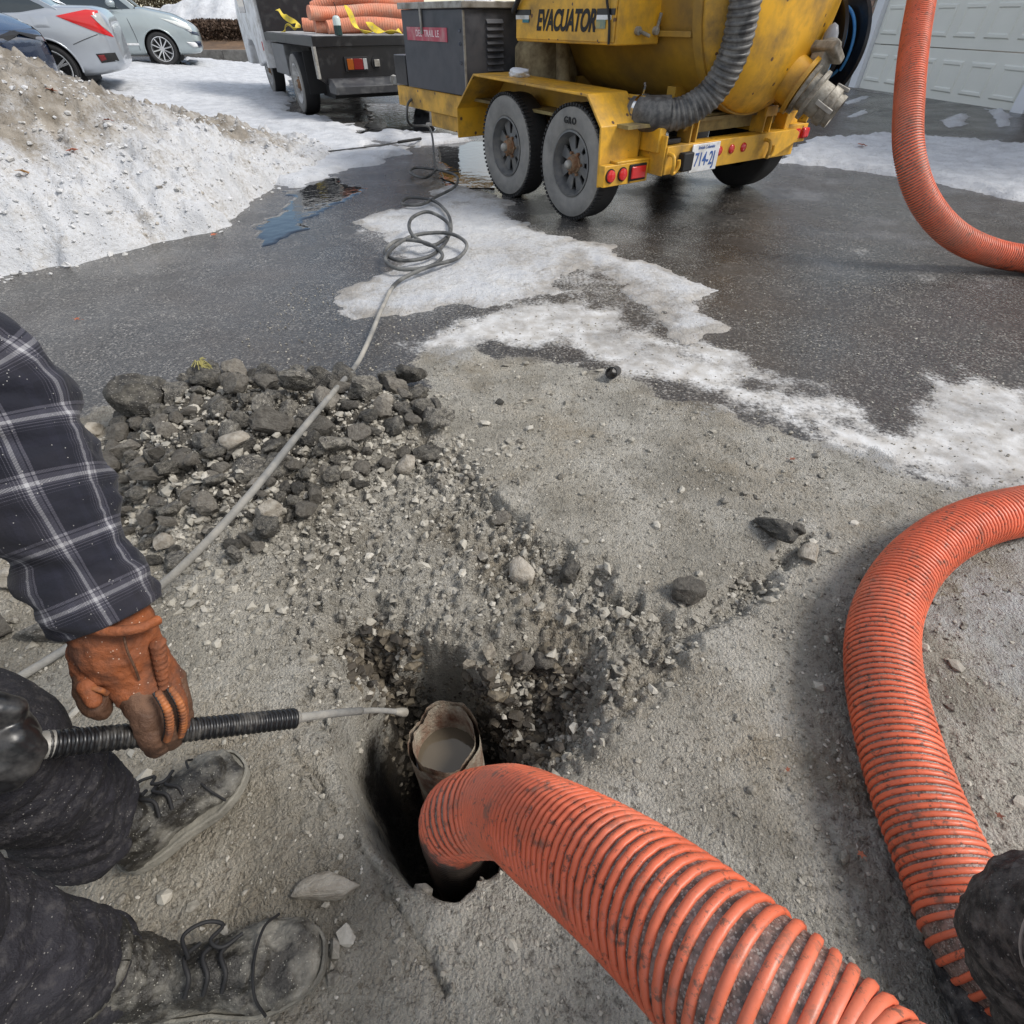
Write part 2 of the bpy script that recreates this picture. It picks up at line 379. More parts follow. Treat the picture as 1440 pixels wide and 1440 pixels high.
def ground_material():
    t = NT('ground_surface'); P = t.tc.outputs['Object']
    big = t.noise(1.1, 5, .6); mid = t.noise(6, 6, .6); fine = t.noise(60, 5, .7); grit = t.noise(240, 3, .7)
    # asphalt with exposed aggregate
    vc = t.n('TexVoronoi', {'Vector': P, 'Scale': 130.}); agg = t.n('SeparateColor', {'Color': vc.outputs['Color']})
    st = t.ramp(agg.outputs[0], [(0, (.022, .022, .022)), (.45, (.055, .053, .051)), (.72, (.10, .094, .086)), (.9, (.18, .17, .155)), (1, (.34, .325, .30))])
    asph = t.mix(t.ramp(mid, [(.35, .05), (.70, .70)]), st, (.045, .044, .043))
    asph = t.mix(t.ramp(big, [(.45, 0.), (.7, .55)]), asph, (.060, .045, .033))
    # dried grey mud
    m1 = t.ramp(mid, [(.3, (.40, .375, .32)), (.52, (.60, .57, .50)), (.78, (.80, .77, .70))])
    m1 = t.mix(t.ramp(big, [(.42, 0.), (.68, .65)]), m1, (.60, .54, .43))
    m1 = t.mix(t.ramp(fine, [(.33, .85), (.48, 0.)]), m1, (.115, .10, .078))
    m1 = t.mix(t.ramp(grit, [(.58, 0.), (.70, .7)]), m1, (.80, .77, .70)); m1 = t.mix(t.ramp(grit, [(.30, .75), (.42, 0.)]), m1, (.13, .115, .092))
    m1 = t.mix(t.ramp(t.noise(1.7, 6, .7), [(.48, 0.), (.68, .65)]), m1, (.40, .315, .20))
    cr = t.n('TexVoronoi', {'Vector': t.n('VectorMath', {0: P, 1: t.n('VectorMath', {0: t.n('TexNoise', {'Vector': P, 'Scale': 30., 'Detail': 4}).outputs['Color'], 1: (.06, .06, .06)}, operation='MULTIPLY').outputs[0]}, operation='ADD').outputs[0], 'Scale': 52.}, feature='DISTANCE_TO_EDGE').outputs['Distance']
    ck = t.math('MULTIPLY', t.sm(cr, .14, .02), t.ramp(t.noise(7, 6, .7), [(.52, 0.), (.70, .8)]))
    m1 = t.mix(t.math('MULTIPLY', ck, .5), m1, (.20, .18, .148))
    damp = t.mix(t.ramp(t.noise(2.3, 5, .6), [(.48, 0.), (.62, .55)]), m1, (.22, .20, .16))
    mud = t.attr('mud'); mf = t.sm(t.math('ADD', mud, t.math('MULTIPLY', t.math('SUBTRACT', fine, .5), .9)), .30, .62)
    c = t.mix(mf, asph, damp)
    wear = t.math('MULTIPLY', t.ramp(t.noise(3.4, 6, .65), [(.50, 0.), (.60, .5)]), t.sm(mud, 1.0, .6))
    c = t.mix(wear, c, asph)
    # wet subsoil
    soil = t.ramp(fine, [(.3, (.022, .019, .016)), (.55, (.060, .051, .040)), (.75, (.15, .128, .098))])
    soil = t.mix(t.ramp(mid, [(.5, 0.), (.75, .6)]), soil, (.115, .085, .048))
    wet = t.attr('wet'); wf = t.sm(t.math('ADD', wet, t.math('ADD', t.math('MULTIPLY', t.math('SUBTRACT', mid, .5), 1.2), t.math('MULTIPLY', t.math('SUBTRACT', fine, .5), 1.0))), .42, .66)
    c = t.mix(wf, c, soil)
    hp = t.attr('heap'); c = t.mix(t.math('MULTIPLY', t.sm(t.math('ADD', hp, t.math('MULTIPLY', t.math('SUBTRACT', fine, .5), .8)), .35, .8), .7), c, (.060, .053, .043))
    # thin ice and frost film
    fr = t.attr('frost'); ff = t.sm(t.math('ADD', fr, t.math('ADD', t.math('MULTIPLY', t.math('SUBTRACT', mid, .5), 1.0), t.math('MULTIPLY', t.math('SUBTRACT', fine, .5), 1.3))),   .38, .92)
    ff = t.math('MULTIPLY', ff, t.ramp(t.noise(2.6, 6, .65), [(.30, .35), (.55, .95)]))
    c = t.mix(ff, c, t.ramp(t.noise(14, 5), [(.35, (.42, .40, .37)), (.65, (.66, .66, .655))]))
    rg = t.ramp(t.noise(1.6, 4), [(.36, .05), (.62, .34)])
    r = t.mix(mf, rg, (.78,) * 3); r = t.mix(wf, r, (.45,) * 3); r = t.mix(ff, r, (.45,) * 3)
    hb = t.math('ADD', t.math('MULTIPLY', vc.outputs['Distance'], -.6), t.math('MULTIPLY', fine, 1.2))
    hb = t.math('ADD', hb, t.math('MULTIPLY', grit, .7))
    hb = t.math('ADD', hb, t.math('MULTIPLY', t.math('MULTIPLY', ck, mf), -.8))
    nb = t.bump(hb, t.mix(mf, (.20,) * 3, (1.,) * 3), .02)
    return t.out(col=c, rough=r, nor=nb, spec=.5)
M_GROUND = ground_material()
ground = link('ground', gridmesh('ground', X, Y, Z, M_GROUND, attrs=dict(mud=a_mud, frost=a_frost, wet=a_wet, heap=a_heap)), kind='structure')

def water_material():
    t = NT('melt_water'); n = t.bump(t.noise(9, 3), .12, .02)
    return t.out(col=(.012, .013, .015), rough=.03, nor=n, spec=.6)
M_WATER = water_material()
def puddle(poly, x0, x1, y0, y1, seed, warp=.22):
    X_, Y_ = np.meshgrid(np.arange(x0, x1, .035), np.arange(y0, y1, .035)); d_ = sdist(X_, Y_, poly) + warp * fbm(X_, Y_, 1.5, 5, seed, .6)
    link('puddle', gridmesh('puddle', X_, Y_, ramp(X_) + .003 - .02 * sstep(.0, -.05, d_), M_WATER, keep=d_ > -.08), kind='structure')
puddle(GP([(510, 128), (585, 128), (610, 185), (520, 188)]), -4, 0, 7, 12, 71); puddle(GP([(610, 190), (690, 185), (700, 268), (640, 262)]), -1.6, .6, 4.6, 8, 73)
puddle(GP([(350, 310), (400, 268), (470, 250), (500, 262), (440, 320), (380, 345)]), -3, -.8, 3.2, 6.5, 75, .30)

# ------------------------------------------------------------------ snow
def snow_material(name, dirty, white=(.60, .615, .64)):
    t = NT(name)
    big = t.noise(1.2, 6, .65); mid = t.noise(5, 6, .65); fine = t.noise(45, 5, .7)
    c = t.mix(t.ramp(mid, [(.35, .9), (.6, 0.)]), white, (.44, .45, .47))
    d = t.attr('dirt'); df = t.sm(t.math('ADD', d, t.math('ADD', t.math('MULTIPLY', t.math('SUBTRACT', mid, .5), 1.3), t.math('MULTIPLY', t.math('SUBTRACT', fine, .5), .9))), .40, 1.05)
    grime = t.ramp(t.noise(9, 5), [(.3, (.13, .108, .08)), (.6, (.29, .26, .22)), (.8, (.44, .42, .385))])
    c = t.mix(t.math('MULTIPLY', df, dirty), c, grime)
    sp = t.n('TexVoronoi', {'Vector': t.tc.outputs['Object'], 'Scale': 85.}); s0 = t.n('SeparateColor', {'Color': sp.outputs['Color']}).outputs[0]
    f = t.math('MULTIPLY', t.math('LESS_THAN', s0, .10), t.math('LESS_THAN', sp.outputs['Distance'], .28)); c = t.mix(t.math('MULTIPLY', f, .8), c, (.10, .08, .06))
    n = t.bump(t.math('ADD', fine, t.math('MULTIPLY', t.noise(140, 3), .5)), .6, .02)
    return t.out(col=c, rough=.6, nor=t.bump(mid, .35, .08, n))
M_SNOW = snow_material('snow_clean', .75); M_PILE = snow_material('snow_dirty', 1.0); M_ICE = snow_material('snow_packed', .8, (.60, .61, .62))
FOOT = np.array([*GP([(-150, 420), (0, 392), (70, 374), (150, 358), (240, 338), (300, 325), (335, 300), (345, 285), (395, 258), (440, 245), (475, 222)]), (-2.3, 7.7), (-3.2, 8.4), (-5, 8.4), (-7, 7.6), (-8, 5), (-7, 2.4), (-5, 1.6)])
RIDGE = np.array([(-7., 4.2), (-4.6, 4.6), (-3.7, 5.0), (-3.45, 6.0), (-3.2, 6.6), (-2.9, 7.3)])
xs = np.arange(-8.2, -1.4, .020); ys = np.arange(1.5, 8.6, .020); PX, PY = np.meshgrid(xs, ys)
def pile_h(x, y):
    n = fbm(x, y, 2.2, 4, 101); n2 = fbm(x, y, 9, 4, 107); n3 = fbm(x, y, 26, 2, 111)
    d = sdist(x, y, FOOT) + n * .12 + n2 * .05
    yk = np.interp(y, [2, 4.6, 5.2, 6.0, 6.6, 7.2, 8.2], [.96, .94, .80, .52, .34, .17, .03])
    h = 1.3 * yk * (1 - np.exp(-np.maximum(d, 0) / 1.05 * 1.1)) + .050 * sstep(0, .08, d) - .05 * sstep(0, -.05, d)
    w, wi = worley(x, y, 11, 131); w2, wi2 = worley(x, y, 24, 137)
    chunk = np.maximum(0, .50 - w) * .10 * (wi > .6) + np.maximum(0, .45 - w2) * .06 * (wi2 > .5)
    h = h + sstep(0, .25, d) * (n * .07 + n2 * .048 + n3 * .020 + chunk * (.5 + .5 * sstep(-.1, .3, n)))
    return d, h
d, h = pile_h(PX, PY)
dirt = np.clip(.66 * sstep(.30, 1.0, d + .35 * fbm(PX, PY, 1.3, 3, 151)) + .55, 0, 1)
pile = link('snow_pile', gridmesh('snow_pile', PX, PY, ramp(PX) + h - .005, M_PILE, keep=d > -.2, attrs=dict(dirt=dirt)))
tag(pile, 'big ploughed pile of dirty grey snow beside the wet driveway', 'snow pile')
def snow_sheet(name, polys, x0, x1, y0, y1, res, m, thick=.035, warp=.18, dirtv=.2, seed=200, holes=(), **props):
    X_, Y_ = np.meshgrid(np.arange(x0, x1, res), np.arange(y0, y1, res))
    n = fbm(X_, Y_, 1.6, 4, seed); n2 = fbm(X_, Y_, 7, 4, seed + 5); n3 = fbm(X_, Y_, 28, 3, seed + 9); d_ = np.full(X_.shape, -9.)
    for p in polys: d_ = np.maximum(d_, sdist(X_, Y_, p))
    for p in holes: d_ = np.minimum(d_, -sdist(X_, Y_, p))
    d_ = d_ + n * warp + n2 * warp * .55 + n3 * .03
    z_ = height(X_, Y_) + thick * sstep(-.01, .16, d_) * (1 + .5 * n2 + .35 * n3) - .04 * sstep(.01, -.06, d_) + .002
    return link(name, gridmesh(name, X_, Y_, z_, m, keep=d_ > -.16, attrs=dict(dirt=np.clip(dirtv + .35 * n + .35 * sstep(.2, 0, d_), 0, 1))), kind='structure', **props)
snow_sheet('snow_patch', [GP([(505, 312), (570, 288), (640, 260), (700, 283), (745, 312), (785, 332), (830, 352), (790, 372), (785, 410), (725, 425), (700, 432), (640, 432), (560, 442), (515, 452), (466, 430), (530, 400), (556, 378), (538, 350)]),
                          GP([(770, 335), (850, 348), (930, 378), (1022, 408), (985, 418), (1010, 458), (960, 466), (925, 420), (870, 385), (800, 365)])], -1.7, 2.0, 2.2, 5.6, .018, M_ICE, .012, .19, .50, 300)
snow_sheet('snow_patch', [GP([(1085, 228), (1140, 196), (1250, 188), (1440, 212), (1600, 235), (1700, 330), (1440, 282), (1310, 256), (1200, 238)])], 1.9, 8.5, 4., 9, .03, M_SNOW, .04, .16, .05, 320)
snow_sheet('snow_patch', [GP([(1185, 150), (1262, 131), (1262, 137), (1190, 152)]), GP([(1375, 160), (1395, 162), (1415, 190), (1400, 192)]), GP([(1325, 178), (1350, 174), (1348, 186), (1330, 186)]), GP([(1190, 165), (1215, 158), (1217, 162), (1195, 168)])], 3.5, 7, 6, 12, .03, M_SNOW, .03, .10, .1, 330)
snow_sheet('snow_field', [np.array([(-1.9, 5.6), (-1.2, 7.2), (-1.9, 8.1), (-2.3, 9.6), (-3.3, 10.3), (-4.3, 12.6), (-5.5, 16.5), (-6.5, 19.6), (-12, 18.5), (-16, 15), (-14, 8), (-8, 6)]), np.array([(-2.2, 8.4), (-.9, 7.7), (-.6, 8.1), (-1.7, 8.9)])], -16, -.3, 5.4, 20, .045, M_SNOW, .035, .30, .16, 340,
           holes=[GP([(175, 101), (262, 99), (272, 111), (180, 112)]), np.array([(-7.0, 12.3), (-8.2, 12.0), (-8.9, 10.6), (-7.4, 11.0)])])
M_LUMP = mat('snow_lump', (.80, .82, .86), .6, bump=.6, bscale=70, var=.06)

# ------------------------------------------------------------------ rocks
M_ROCKD = mat('asphalt_chunk', (.030, .027, .023), .55, dirt=(.20, .185, .155), dirtamt=.46, dscale=2.6, vscale=5, bump=1., bscale=7, speck=(.30, .28, .25), sdens=.3, sscale=16, rnd=.45)
M_ROCKM = mat('muddy_stone', (.175, .160, .135), .75, dirt=(.08, .07, .058), dirtamt=.5, dscale=3, bump=1., bscale=7, rnd=.35)
M_ROCKP = mat('pale_stone', (.40, .365, .31), .7, dirt=(.20, .17, .13), dirtamt=.45, dscale=2, bump=.8, bscale=6, rnd=.2)
def rock_mesh(seed, m, cuts=9, rough=.10, sub=3):
    r = random.Random(seed); bm = bmesh.new(); bmesh.ops.create_icosphere(bm, subdivisions=sub, radius=1)
    pl = [(Vector((r.gauss(0, 1), r.gauss(0, 1), r.gauss(0, 1))).normalized(), r.uniform(.48, .86)) for _ in range(cuts)]
    for v in bm.verts:
        p = v.co.copy()
        for n_, d_ in pl:
            k = p.dot(n_) - d_
            if k > 0: p -= n_ * k * .96
        q = p * 1.7 + Vector((seed * 3.1, 0, 0))
        p *= 1 + rough * (mnoise.fractal(q, .8, 2.1, 5) + .4 * mnoise.noise(q * 6))
        v.co = p
    bmesh.ops.recalc_face_normals(bm, faces=bm.faces)
    me = bpy.data.meshes.new('rock'); bm.to_mesh(me); bm.free(); me.materials.append(m)
    me.polygons.foreach_set('use_smooth', [True] * len(me.polygons)); me.set_sharp_from_angle(angle=math.radians(38)); return me
RD = [rock_mesh(i, M_ROCKD, 8, .27) for i in range(9)]; RM = [rock_mesh(40 + i, M_ROCKM, 9, .20) for i in range(6)]; RP = [rock_mesh(70 + i, M_ROCKP, 7, .05) for i in range(5)]
def rock(me, x, y, r, label, group=None, sq=None, dz=.35, name='rock', cat='rock'):
    o = link(name, me); sq = sq or (random.uniform(.85, 1.25), random.uniform(.75, 1.05), random.uniform(.6, .85))
    o.scale = [r * s for s in sq]; o.rotation_euler = (random.uniform(-.5, .5), random.uniform(-.5, .5), random.uniform(0, 6.28))
    o.location = (x, y, float(height(np.array([x]), np.array([y]))[0]) + r * sq[2] * dz)
    tag(o, label, cat, group); return o
placed = []
def near_hose(x, y): return (x + .02) - (-.55 + (y - 1.0) * .75)
cand = 0
while len(placed) < 205 and cand < 14000:
    cand += 1
    x = random.uniform(-1.75, -.25); y = random.uniform(.9, 2.15)
    d_ = float(sdist(np.array([x]), np.array([y]), HEAP)[0])
    if d_ < -.02 + random.uniform(-.05, .05): continue
    up = sstep(.9, 1.9, y); r = random.choice((.024, .029, .034, .040, .046, .054, .064)) * (.74 + .38 * up)
    if y < 1.25 and random.random() < .5: r *= .7
    if any((x - a) ** 2 + (y - b) ** 2 < ((r + c) * .70) ** 2 for a, b, c in placed): continue
    placed.append((x, y, r))
for i, (x, y, r) in enumerate(placed):
    k = random.random(); k = k if r < .046 else min(k, .9); me = random.choice(RD if k < .62 else RM if k < .96 else RP)
    tone = 'dark asphalt chunk' if k < .62 else 'mud grey stone' if k < .96 else 'pale stone'
    size = 'large' if r > .056 else 'medium' if r > .040 else 'small' if r > .028 else 'tiny'
    sq = (random.uniform(.85, 1.3), random.uniform(.7, 1.05), random.uniform(.5, .9)); form = 'flat' if sq[2] < .6 else 'long' if sq[0] / sq[1] > 1.45 else 'blocky' if sq[2] > .78 else 'rounded'
    colm = ('at the left end', 'left of the middle', 'in the middle', 'right of the middle', 'at the right end')[min(4, int((x + 1.70) / .28))] if x > -1.70 else 'at the left end'
    row = ('foot', 'near side', 'centre', 'far side', 'far edge')[int(min(4, max(0, (y - 1.0) / .22)))]
    side = 'under hose' if abs(near_hose(x, y)) < .10 else ''
    o = rock(me, x, y, r * 1.12, f'{size} {form} {tone} {colm}, {row} of rubble heap {side}'.strip(), 'stones of the rubble heap', sq, dz=.55)
    if d_ and i % 3 == 0: o.location.z += .025
def at(u, v, z=0.): p = G(u, v, z); return float(p[0]), float(p[1])
rock(RD[2], *at(212, 592), .115, 'biggest black asphalt block standing at the left end of the rubble heap', sq=(1.05, .8, .75), dz=.75)
rock(RD[5], *at(300, 553, .05), .062, 'dark clod with yellow grass roots on the far edge of the rubble heap', dz=1.3)
rock(RP[0], *at(352, 662), .058, 'round tan stone in the middle of the rubble heap', dz=1.5)
rock(RP[1], *at(440, 560), .05, 'whitish stone beside the grey hose at the far edge of the rubble', dz=1.0)
rock(RP[2], *at(130, 612), .05, 'pale stone lying alone on the asphalt left of the rubble heap', dz=.4)
rock(RP[3], *at(735, 800), .052, 'upright oblong pale stone in the dug area above the hole', sq=(.75, 1.15, .6), dz=.7).rotation_euler = (.1, .1, .25)
rock(RP[4], *at(735, 838), .024, 'small pale stone just below the upright oblong one', dz=.5)
rock(RP[1], *at(1137, 783), .040, 'smooth beige stone near the end of the cut asphalt edge', sq=(1.1, .8, .55), dz=.5)
rock(RD[4], *at(1085, 750), .062, 'muddy black asphalt lump on the right end of the cut edge', sq=(1.3, .8, .55), dz=.4)
rock(RD[7], *at(1120, 748), .028, 'small black lump touching the muddy lump on the cut edge', dz=.4)
rock(RM[1], *at(968, 838), .055, 'grey brown chunk at the corner of the cut asphalt edge', sq=(1.15, .8, .7), dz=.45)
rock(RM[2], *at(705, 716), .034, 'grey stone lodged against the upper cut edge', dz=.5)
rock(RD[1], *at(800, 800), .046, 'dark chunk right of the upright oblong stone', dz=.5)
rock(RM[4], *at(925, 932), .034, 'flat grey stone in the mud right of the hole', sq=(1.2, 1, .4), dz=.2)
rock(RM[0], *at(735, 912, -.03), .032, 'left one of two crumbly lumps above the hole', dz=.4)
rock(RM[3], *at(768, 916, -.04), .034, 'right one of two crumbly lumps above the hole', dz=.4)
rock(RP[3], *at(462, 1250), .050, 'flat wedge shaped slab lying in front of the hole near the boots', sq=(1.25, .55, .35), dz=.35).rotation_euler = (0, .05, .15)
rock(RM[2], *at(500, 930, -.08), .018, 'small grey stone stuck in the brown wall of the hole', dz=.5)
rock(RD[0], *at(610, 600), .032, 'small black clod lying right of the rubble heap', dz=.5)
rock(RD[3], *at(703, 568), .020, 'tiny dark clod on the frosty mud film', dz=.5)
rock(RD[6], *at(75, 890), .075, 'muddy block lying behind the orange glove', sq=(1.2, .8, .5), dz=.3)
rock(RP[2], *at(22, 820), .05, 'yellowish stone half hidden behind the plaid sleeve', dz=.5)
rock(RM[3], *at(-5, 890), .055, 'rounded grey stone at the left edge beside the muddy block', dz=.5)
# roots on the clod
mb = MB(); c0 = np.array([*at(300, 553, .05), .17])
for k in range(26):
    a = random.uniform(0, 6.28); e = np.array([math.cos(a) * .035, math.sin(a) * .03, random.uniform(-.05, .02)])
    p, _ = smooth_path([c0, c0 + e * .5 + (0, 0, .02), c0 + e], .02); mb.tube(p, .0018, 4)
tag(obj('grass_tuft', mb, mat('straw', (.30, .27, .09), .7)), 'yellow green tuft of grass roots on a clod at the far edge of the rubble', 'grass tuft')
# gravel
def gravel(name, n, sampler, m, rmin, rmax, seed, zf=height):
    r_ = np.random.default_rng(seed); xy = sampler(n, r_); n = len(xy)
    bm = bmesh.new(); bmesh.ops.create_icosphere(bm, subdivisions=1, radius=1)
    bv = np.array([v.co[:] for v in bm.verts]); bf = np.array([[v.index for v in f.verts] for f in bm.faces]); bm.free()
    rad = rmin * (rmax / rmin) ** (r_.random(n) ** 2.6)
    jit = 1 + r_.normal(0, .27, (n, len(bv), 1)); sq = np.stack([r_.uniform(.8, 1.35, n), r_.uniform(.7, 1.05, n), r_.uniform(.5, .85, n)], 1)
    a = r_.uniform(0, 2 * PI, n); ca, sa = np.cos(a), np.sin(a)
    v = bv[None] * jit * sq[:, None] * rad[:, None, None]
    v = np.stack([v[..., 0] * ca[:, None] - v[..., 1] * sa[:, None], v[..., 0] * sa[:, None] + v[..., 1] * ca[:, None], v[..., 2]], -1)
    v[..., 0] += xy[:, 0:1]; v[..., 1] += xy[:, 1:2]; v[..., 2] += (zf(xy[:, 0], xy[:, 1]) + rad * .2)[:, None]
    f = bf[None] + (np.arange(n) * len(bv))[:, None, None]; co = v.reshape(-1, 3); f = f.reshape(-1, 3)
    me = bpy.data.meshes.new(name); me.vertices.add(len(co)); me.vertices.foreach_set('co', co.astype(np.float32).ravel())
    me.loops.add(f.size); me.loops.foreach_set('vertex_index', f.astype(np.int32).ravel()); me.polygons.add(len(f))
    me.polygons.foreach_set('loop_start', np.arange(0, f.size, 3, dtype=np.int32)); me.update(calc_edges=True)
    at_ = me.attributes.new('tone', 'FLOAT', 'POINT'); at_.data.foreach_set('value', np.repeat(r_.random(n), len(bv)).astype(np.float32))
    me.polygons.foreach_set('use_smooth', np.zeros(len(f), bool)); me.materials.append(m); o = link(name, me, kind='stuff'); return o
def gravel_mat():
    t = NT('gravel'); a = t.attr('tone')
    c = t.ramp(a, [(0, (.08, .07, .057)), (.4, (.24, .222, .185)), (.8, (.40, .375, .32)), (1, (.52, .49, .43))])
    c = t.mix(t.ramp(t.noise(90, 4), [(.4, 0.), (.65, .7)]), c, (.36, .335, .285))
    return t.out(col=c, rough=.75, nor=t.bump(t.noise(300, 3), .4, .004))
M_GRAV = gravel_mat()
def samp_rubble(n, r_):
    p = np.stack([r_.uniform(-1.7, 1.2, n * 5), r_.uniform(.1, 2.2, n * 5)], 1); x, y = p[:, 0], p[:, 1]
    mud, frost, exc, edge, fun, sh, heap, dc = masks(x, y)
    w = np.clip(heap * 1.0 + .40 * exc * sstep(.22, .0, dc) + .55 * fun + .12 * exc + .34 * sstep(-.45, 0, sdist(x, y, HEAP)) * (y < 1.6) + .018 * mud, 0, 1) * (sh < .3)
    return p[r_.random(len(p)) < w * .9][:n]
tag(gravel('gravel', 19000, samp_rubble, M_GRAV, .0028, .0165, 5), 'crumbled grey gravel strewn between the rubble heap and the hole', 'gravel')
def samp_pit(n, r_):
    p = np.stack([r_.uniform(-.62, .32, n * 8), r_.uniform(.12, .95, n * 8)], 1); m_ = masks(p[:, 0], p[:, 1]); fun, sh = m_[4], m_[5]
    return p[r_.random(len(p)) < np.clip(.75 * sstep(.12, .5, fun), 0, 1) * (sh < .97) * (.25 + .75 * (fbm(p[:, 0], p[:, 1], 9, 3, 88) > -.1))][:n]
def clod_mat():
    t = NT('soil_clods'); a = t.attr('tone'); c = t.ramp(a, [(0, (.030, .026, .021)), (.5, (.085, .070, .050)), (.85, (.18, .15, .105)), (1, (.30, .27, .22))])
    return t.out(col=t.mix(t.ramp(t.noise(70, 4), [(.42, 0.), (.62, .7)]), c, (.055, .045, .034)), rough=.7, nor=t.bump(t.noise(220, 3), .5, .005))
tag(gravel('soil_clods', 5200, samp_pit, clod_mat(), .004, .021, 9), 'wet brown soil clods and stones lining the walls of the hole', 'soil')
def samp_all(n, r_):
    p = np.stack([r_.uniform(-1.3, 2.4, n * 3), r_.uniform(.0, 3.2, n * 3)], 1)
    mud, frost, exc, edge, fun, sh, heap, dc = masks(p[:, 0], p[:, 1]); return p[(r_.random(len(p)) < .25 + .5 * mud) & (sh < .1)][:n]
tag(gravel('grit', 14000, samp_all, M_GRAV, .0016, .0062, 6), 'fine loose grit scattered over the muddy driveway', 'grit')
def samp_snow(n, r_):
    p = np.stack([r_.uniform(-6., -1.5, n * 5), r_.uniform(2.2, 8., n * 5)], 1); d_, _ = pile_h(p[:, 0], p[:, 1])
    w = np.where(d_ > 0, .35 + .4 * (fbm(p[:, 0], p[:, 1], 1.4, 3, 161) > 0), np.clip(1 + d_ / .22, 0, 1) ** 3 * .5); return p[r_.random(len(p)) < w][:n]
def pile_z(x, y): d_, h_ = pile_h(x, y); return ramp(x) + np.where(d_ > 0, h_, 0) - .004
ms = NT('snow_clods'); M_CLOD = ms.out(col=ms.mix(ms.math('GREATER_THAN', ms.attr('tone'), .95), ms.mix(ms.attr('tone'), (.58, .59, .61), (.46, .45, .43)), (.36, .33, .29)), rough=.6, nor=ms.bump(ms.noise(60, 4), .6, .01))
tag(gravel('snow_clods', 9000, samp_snow, M_CLOD, .005, .022, 12, pile_z), 'loose icy snow clods crumbled over the ploughed snow pile', 'snow clods')
# little marks on the ground
M_LEAF = mat('leaf_red', (.33, .10, .05), .7, rnd=.5, var=.3); M_LEAFB = mat('leaf_brown', (.36, .19, .06), .7, rnd=.3, var=.3)
def leaf(x, y, z, s, m, label):
    mb = MB(); n = 10; vs = [(0, 0, .12)]; 
    for i in range(n):
        a = 2 * PI * i / n; r = (1 if i % 2 == 0 else .45) * random.uniform(.8, 1.1); vs.append((r * math.cos(a), r * math.sin(a) * .8, random.uniform(-.05, .25)))
    vs2 = [(a, b, c + .04) for a, b, c in vs]; mb.add(vs, [(0, 1 + (i + 1) % n, 1 + i) for i in range(n)]); mb.add(vs2, [(0, 1 + i, 1 + (i + 1) % n) for i in range(n)])
    mb.f += [(1 + i, 1 + (i + 1) % n, 12 + (i + 1) % n, 12 + i) for i in range(n)]; mb.tube([(-.9, 0, .05), (-1.5, .1, .08)], .04, 5)
    o = obj('leaf', mb, m, smooth=None); o.scale = (s,) * 3; o.location = (x, y, z); o.rotation_euler = (random.uniform(-.3, .3), random.uniform(-.3, .3), random.uniform(0, 6)); return tag(o, label, 'leaf')
def pile_pt(u, v):
    r_ = ray(u, v)
    for t in np.linspace(1.5, 9, 1500):
        p = np.array([0, 0, CAM_H]) + t * r_; d_, h_ = pile_h(p[0:1], p[1:2])
        if d_[0] > 0 and p[2] < ramp(p[0]) + h_[0] - .005: return p
    return G(u, v)
p = pile_pt(35, 247); leaf(p[0], p[1], p[2] + .02, .05, M_LEAFB, 'orange brown oak leaf lying on the lower left of the snow pile')
p = pile_pt(104, 217); leaf(p[0], p[1], p[2] + .02, .045, M_LEAF, 'dark red leaf curled on the middle of the snow pile')
p = pile_pt(75, 133); leaf(p[0], p[1], p[2] + .02, .045, M_LEAF, 'dark red leaf high on the snow pile')
p = pile_pt(153, 174); leaf(p[0], p[1], p[2] + .02, .04, M_LEAF, 'reddish leaf fragment right of centre on the snow pile')
for (u, v, s, l) in [(301, 333, .03, 'red leaf bit on the asphalt at the tip of the snow pile'), (110, 452, .02, 'tiny dark leaf on the asphalt above the sleeve'), (1208, 213, .06, 'red leaf on the snow strip in front of the garage'), (1113, 650, .016, 'rusty leaf scrap on the frosty mud'), (1105, 1085, .008, 'orange leaf scrap between the two hose runs'), (1205, 1205, .009, 'rusty leaf scrap left of the curved hose'), (1400, 1150, .010, 'brown leaf scrap right of the curved hose')]:
    x, y = at(u, v); leaf(x, y, float(height(np.array([x]), np.array([y]))[0]) + .012 + (.05 if s > .05 else 0), s, M_LEAF, l)
# short pipe offcut
x, y = at(862, 532); mb = MB().lathe((0, 0, 0), (0, 1, 0), [(-.045, .022), (.03, .022), (.045, .026), (.045, .021), (.0, .017), (-.04, .017)], 20, closed=True)
o = obj('pipe_offcut', mb, mat('black_plastic', (.012, .012, .013), .4, dirt=(.1, .09, .08), dirtamt=.3)); o.location = (x, y, .03); o.rotation_euler = (.35, 0, -.45 + PI)
tag(o, 'short black plastic pipe offcut lying on the frosty mud', 'pipe piece')
# ------------------------------------------------------------------ broken drain pipe in the hole
dp = np.array(G(624, 1040, -.06)); root = thing('drain_pipe', 'broken upright clay drain pipe full of murky water inside the hole', 'drain pipe', dp)
ax = Vector((.06, -.12, -1)).normalized()
n, m_ = 64, 14; R0 = .082; u_ = ax.orthogonal().normalized(); w_ = ax.cross(u_); vs = []; fs = []
for j in range(2 * m_):
    inner = j >= m_; k = j if not inner else 2 * m_ - 1 - j; t = (k / (m_ - 1)) ** 1.5 * .55
    for i in range(n):
        a = 2 * PI * i / n; q = u_ * math.cos(a) + w_ * math.sin(a)
        chip = .022 * mnoise.noise(Vector((math.cos(a) * 1.6, math.sin(a) * 1.6, 3))) + .010 * mnoise.noise(Vector((math.cos(a) * 7, math.sin(a) * 7, 1))) - .030 * max(0, math.cos(a - math.atan2(Vector((.3, .95, 0)).dot(w_), Vector((.3, .95, 0)).dot(u_)))) ** 2
        r = (R0 - (.011 if inner else 0)) * (1 + .03 * mnoise.noise(q * 3) + .015 * mnoise.noise(q * 9 + Vector((0, 0, t * 20))))
        vs.append(q * r + ax * (t + chip * (1 - k / (m_ - 1))))
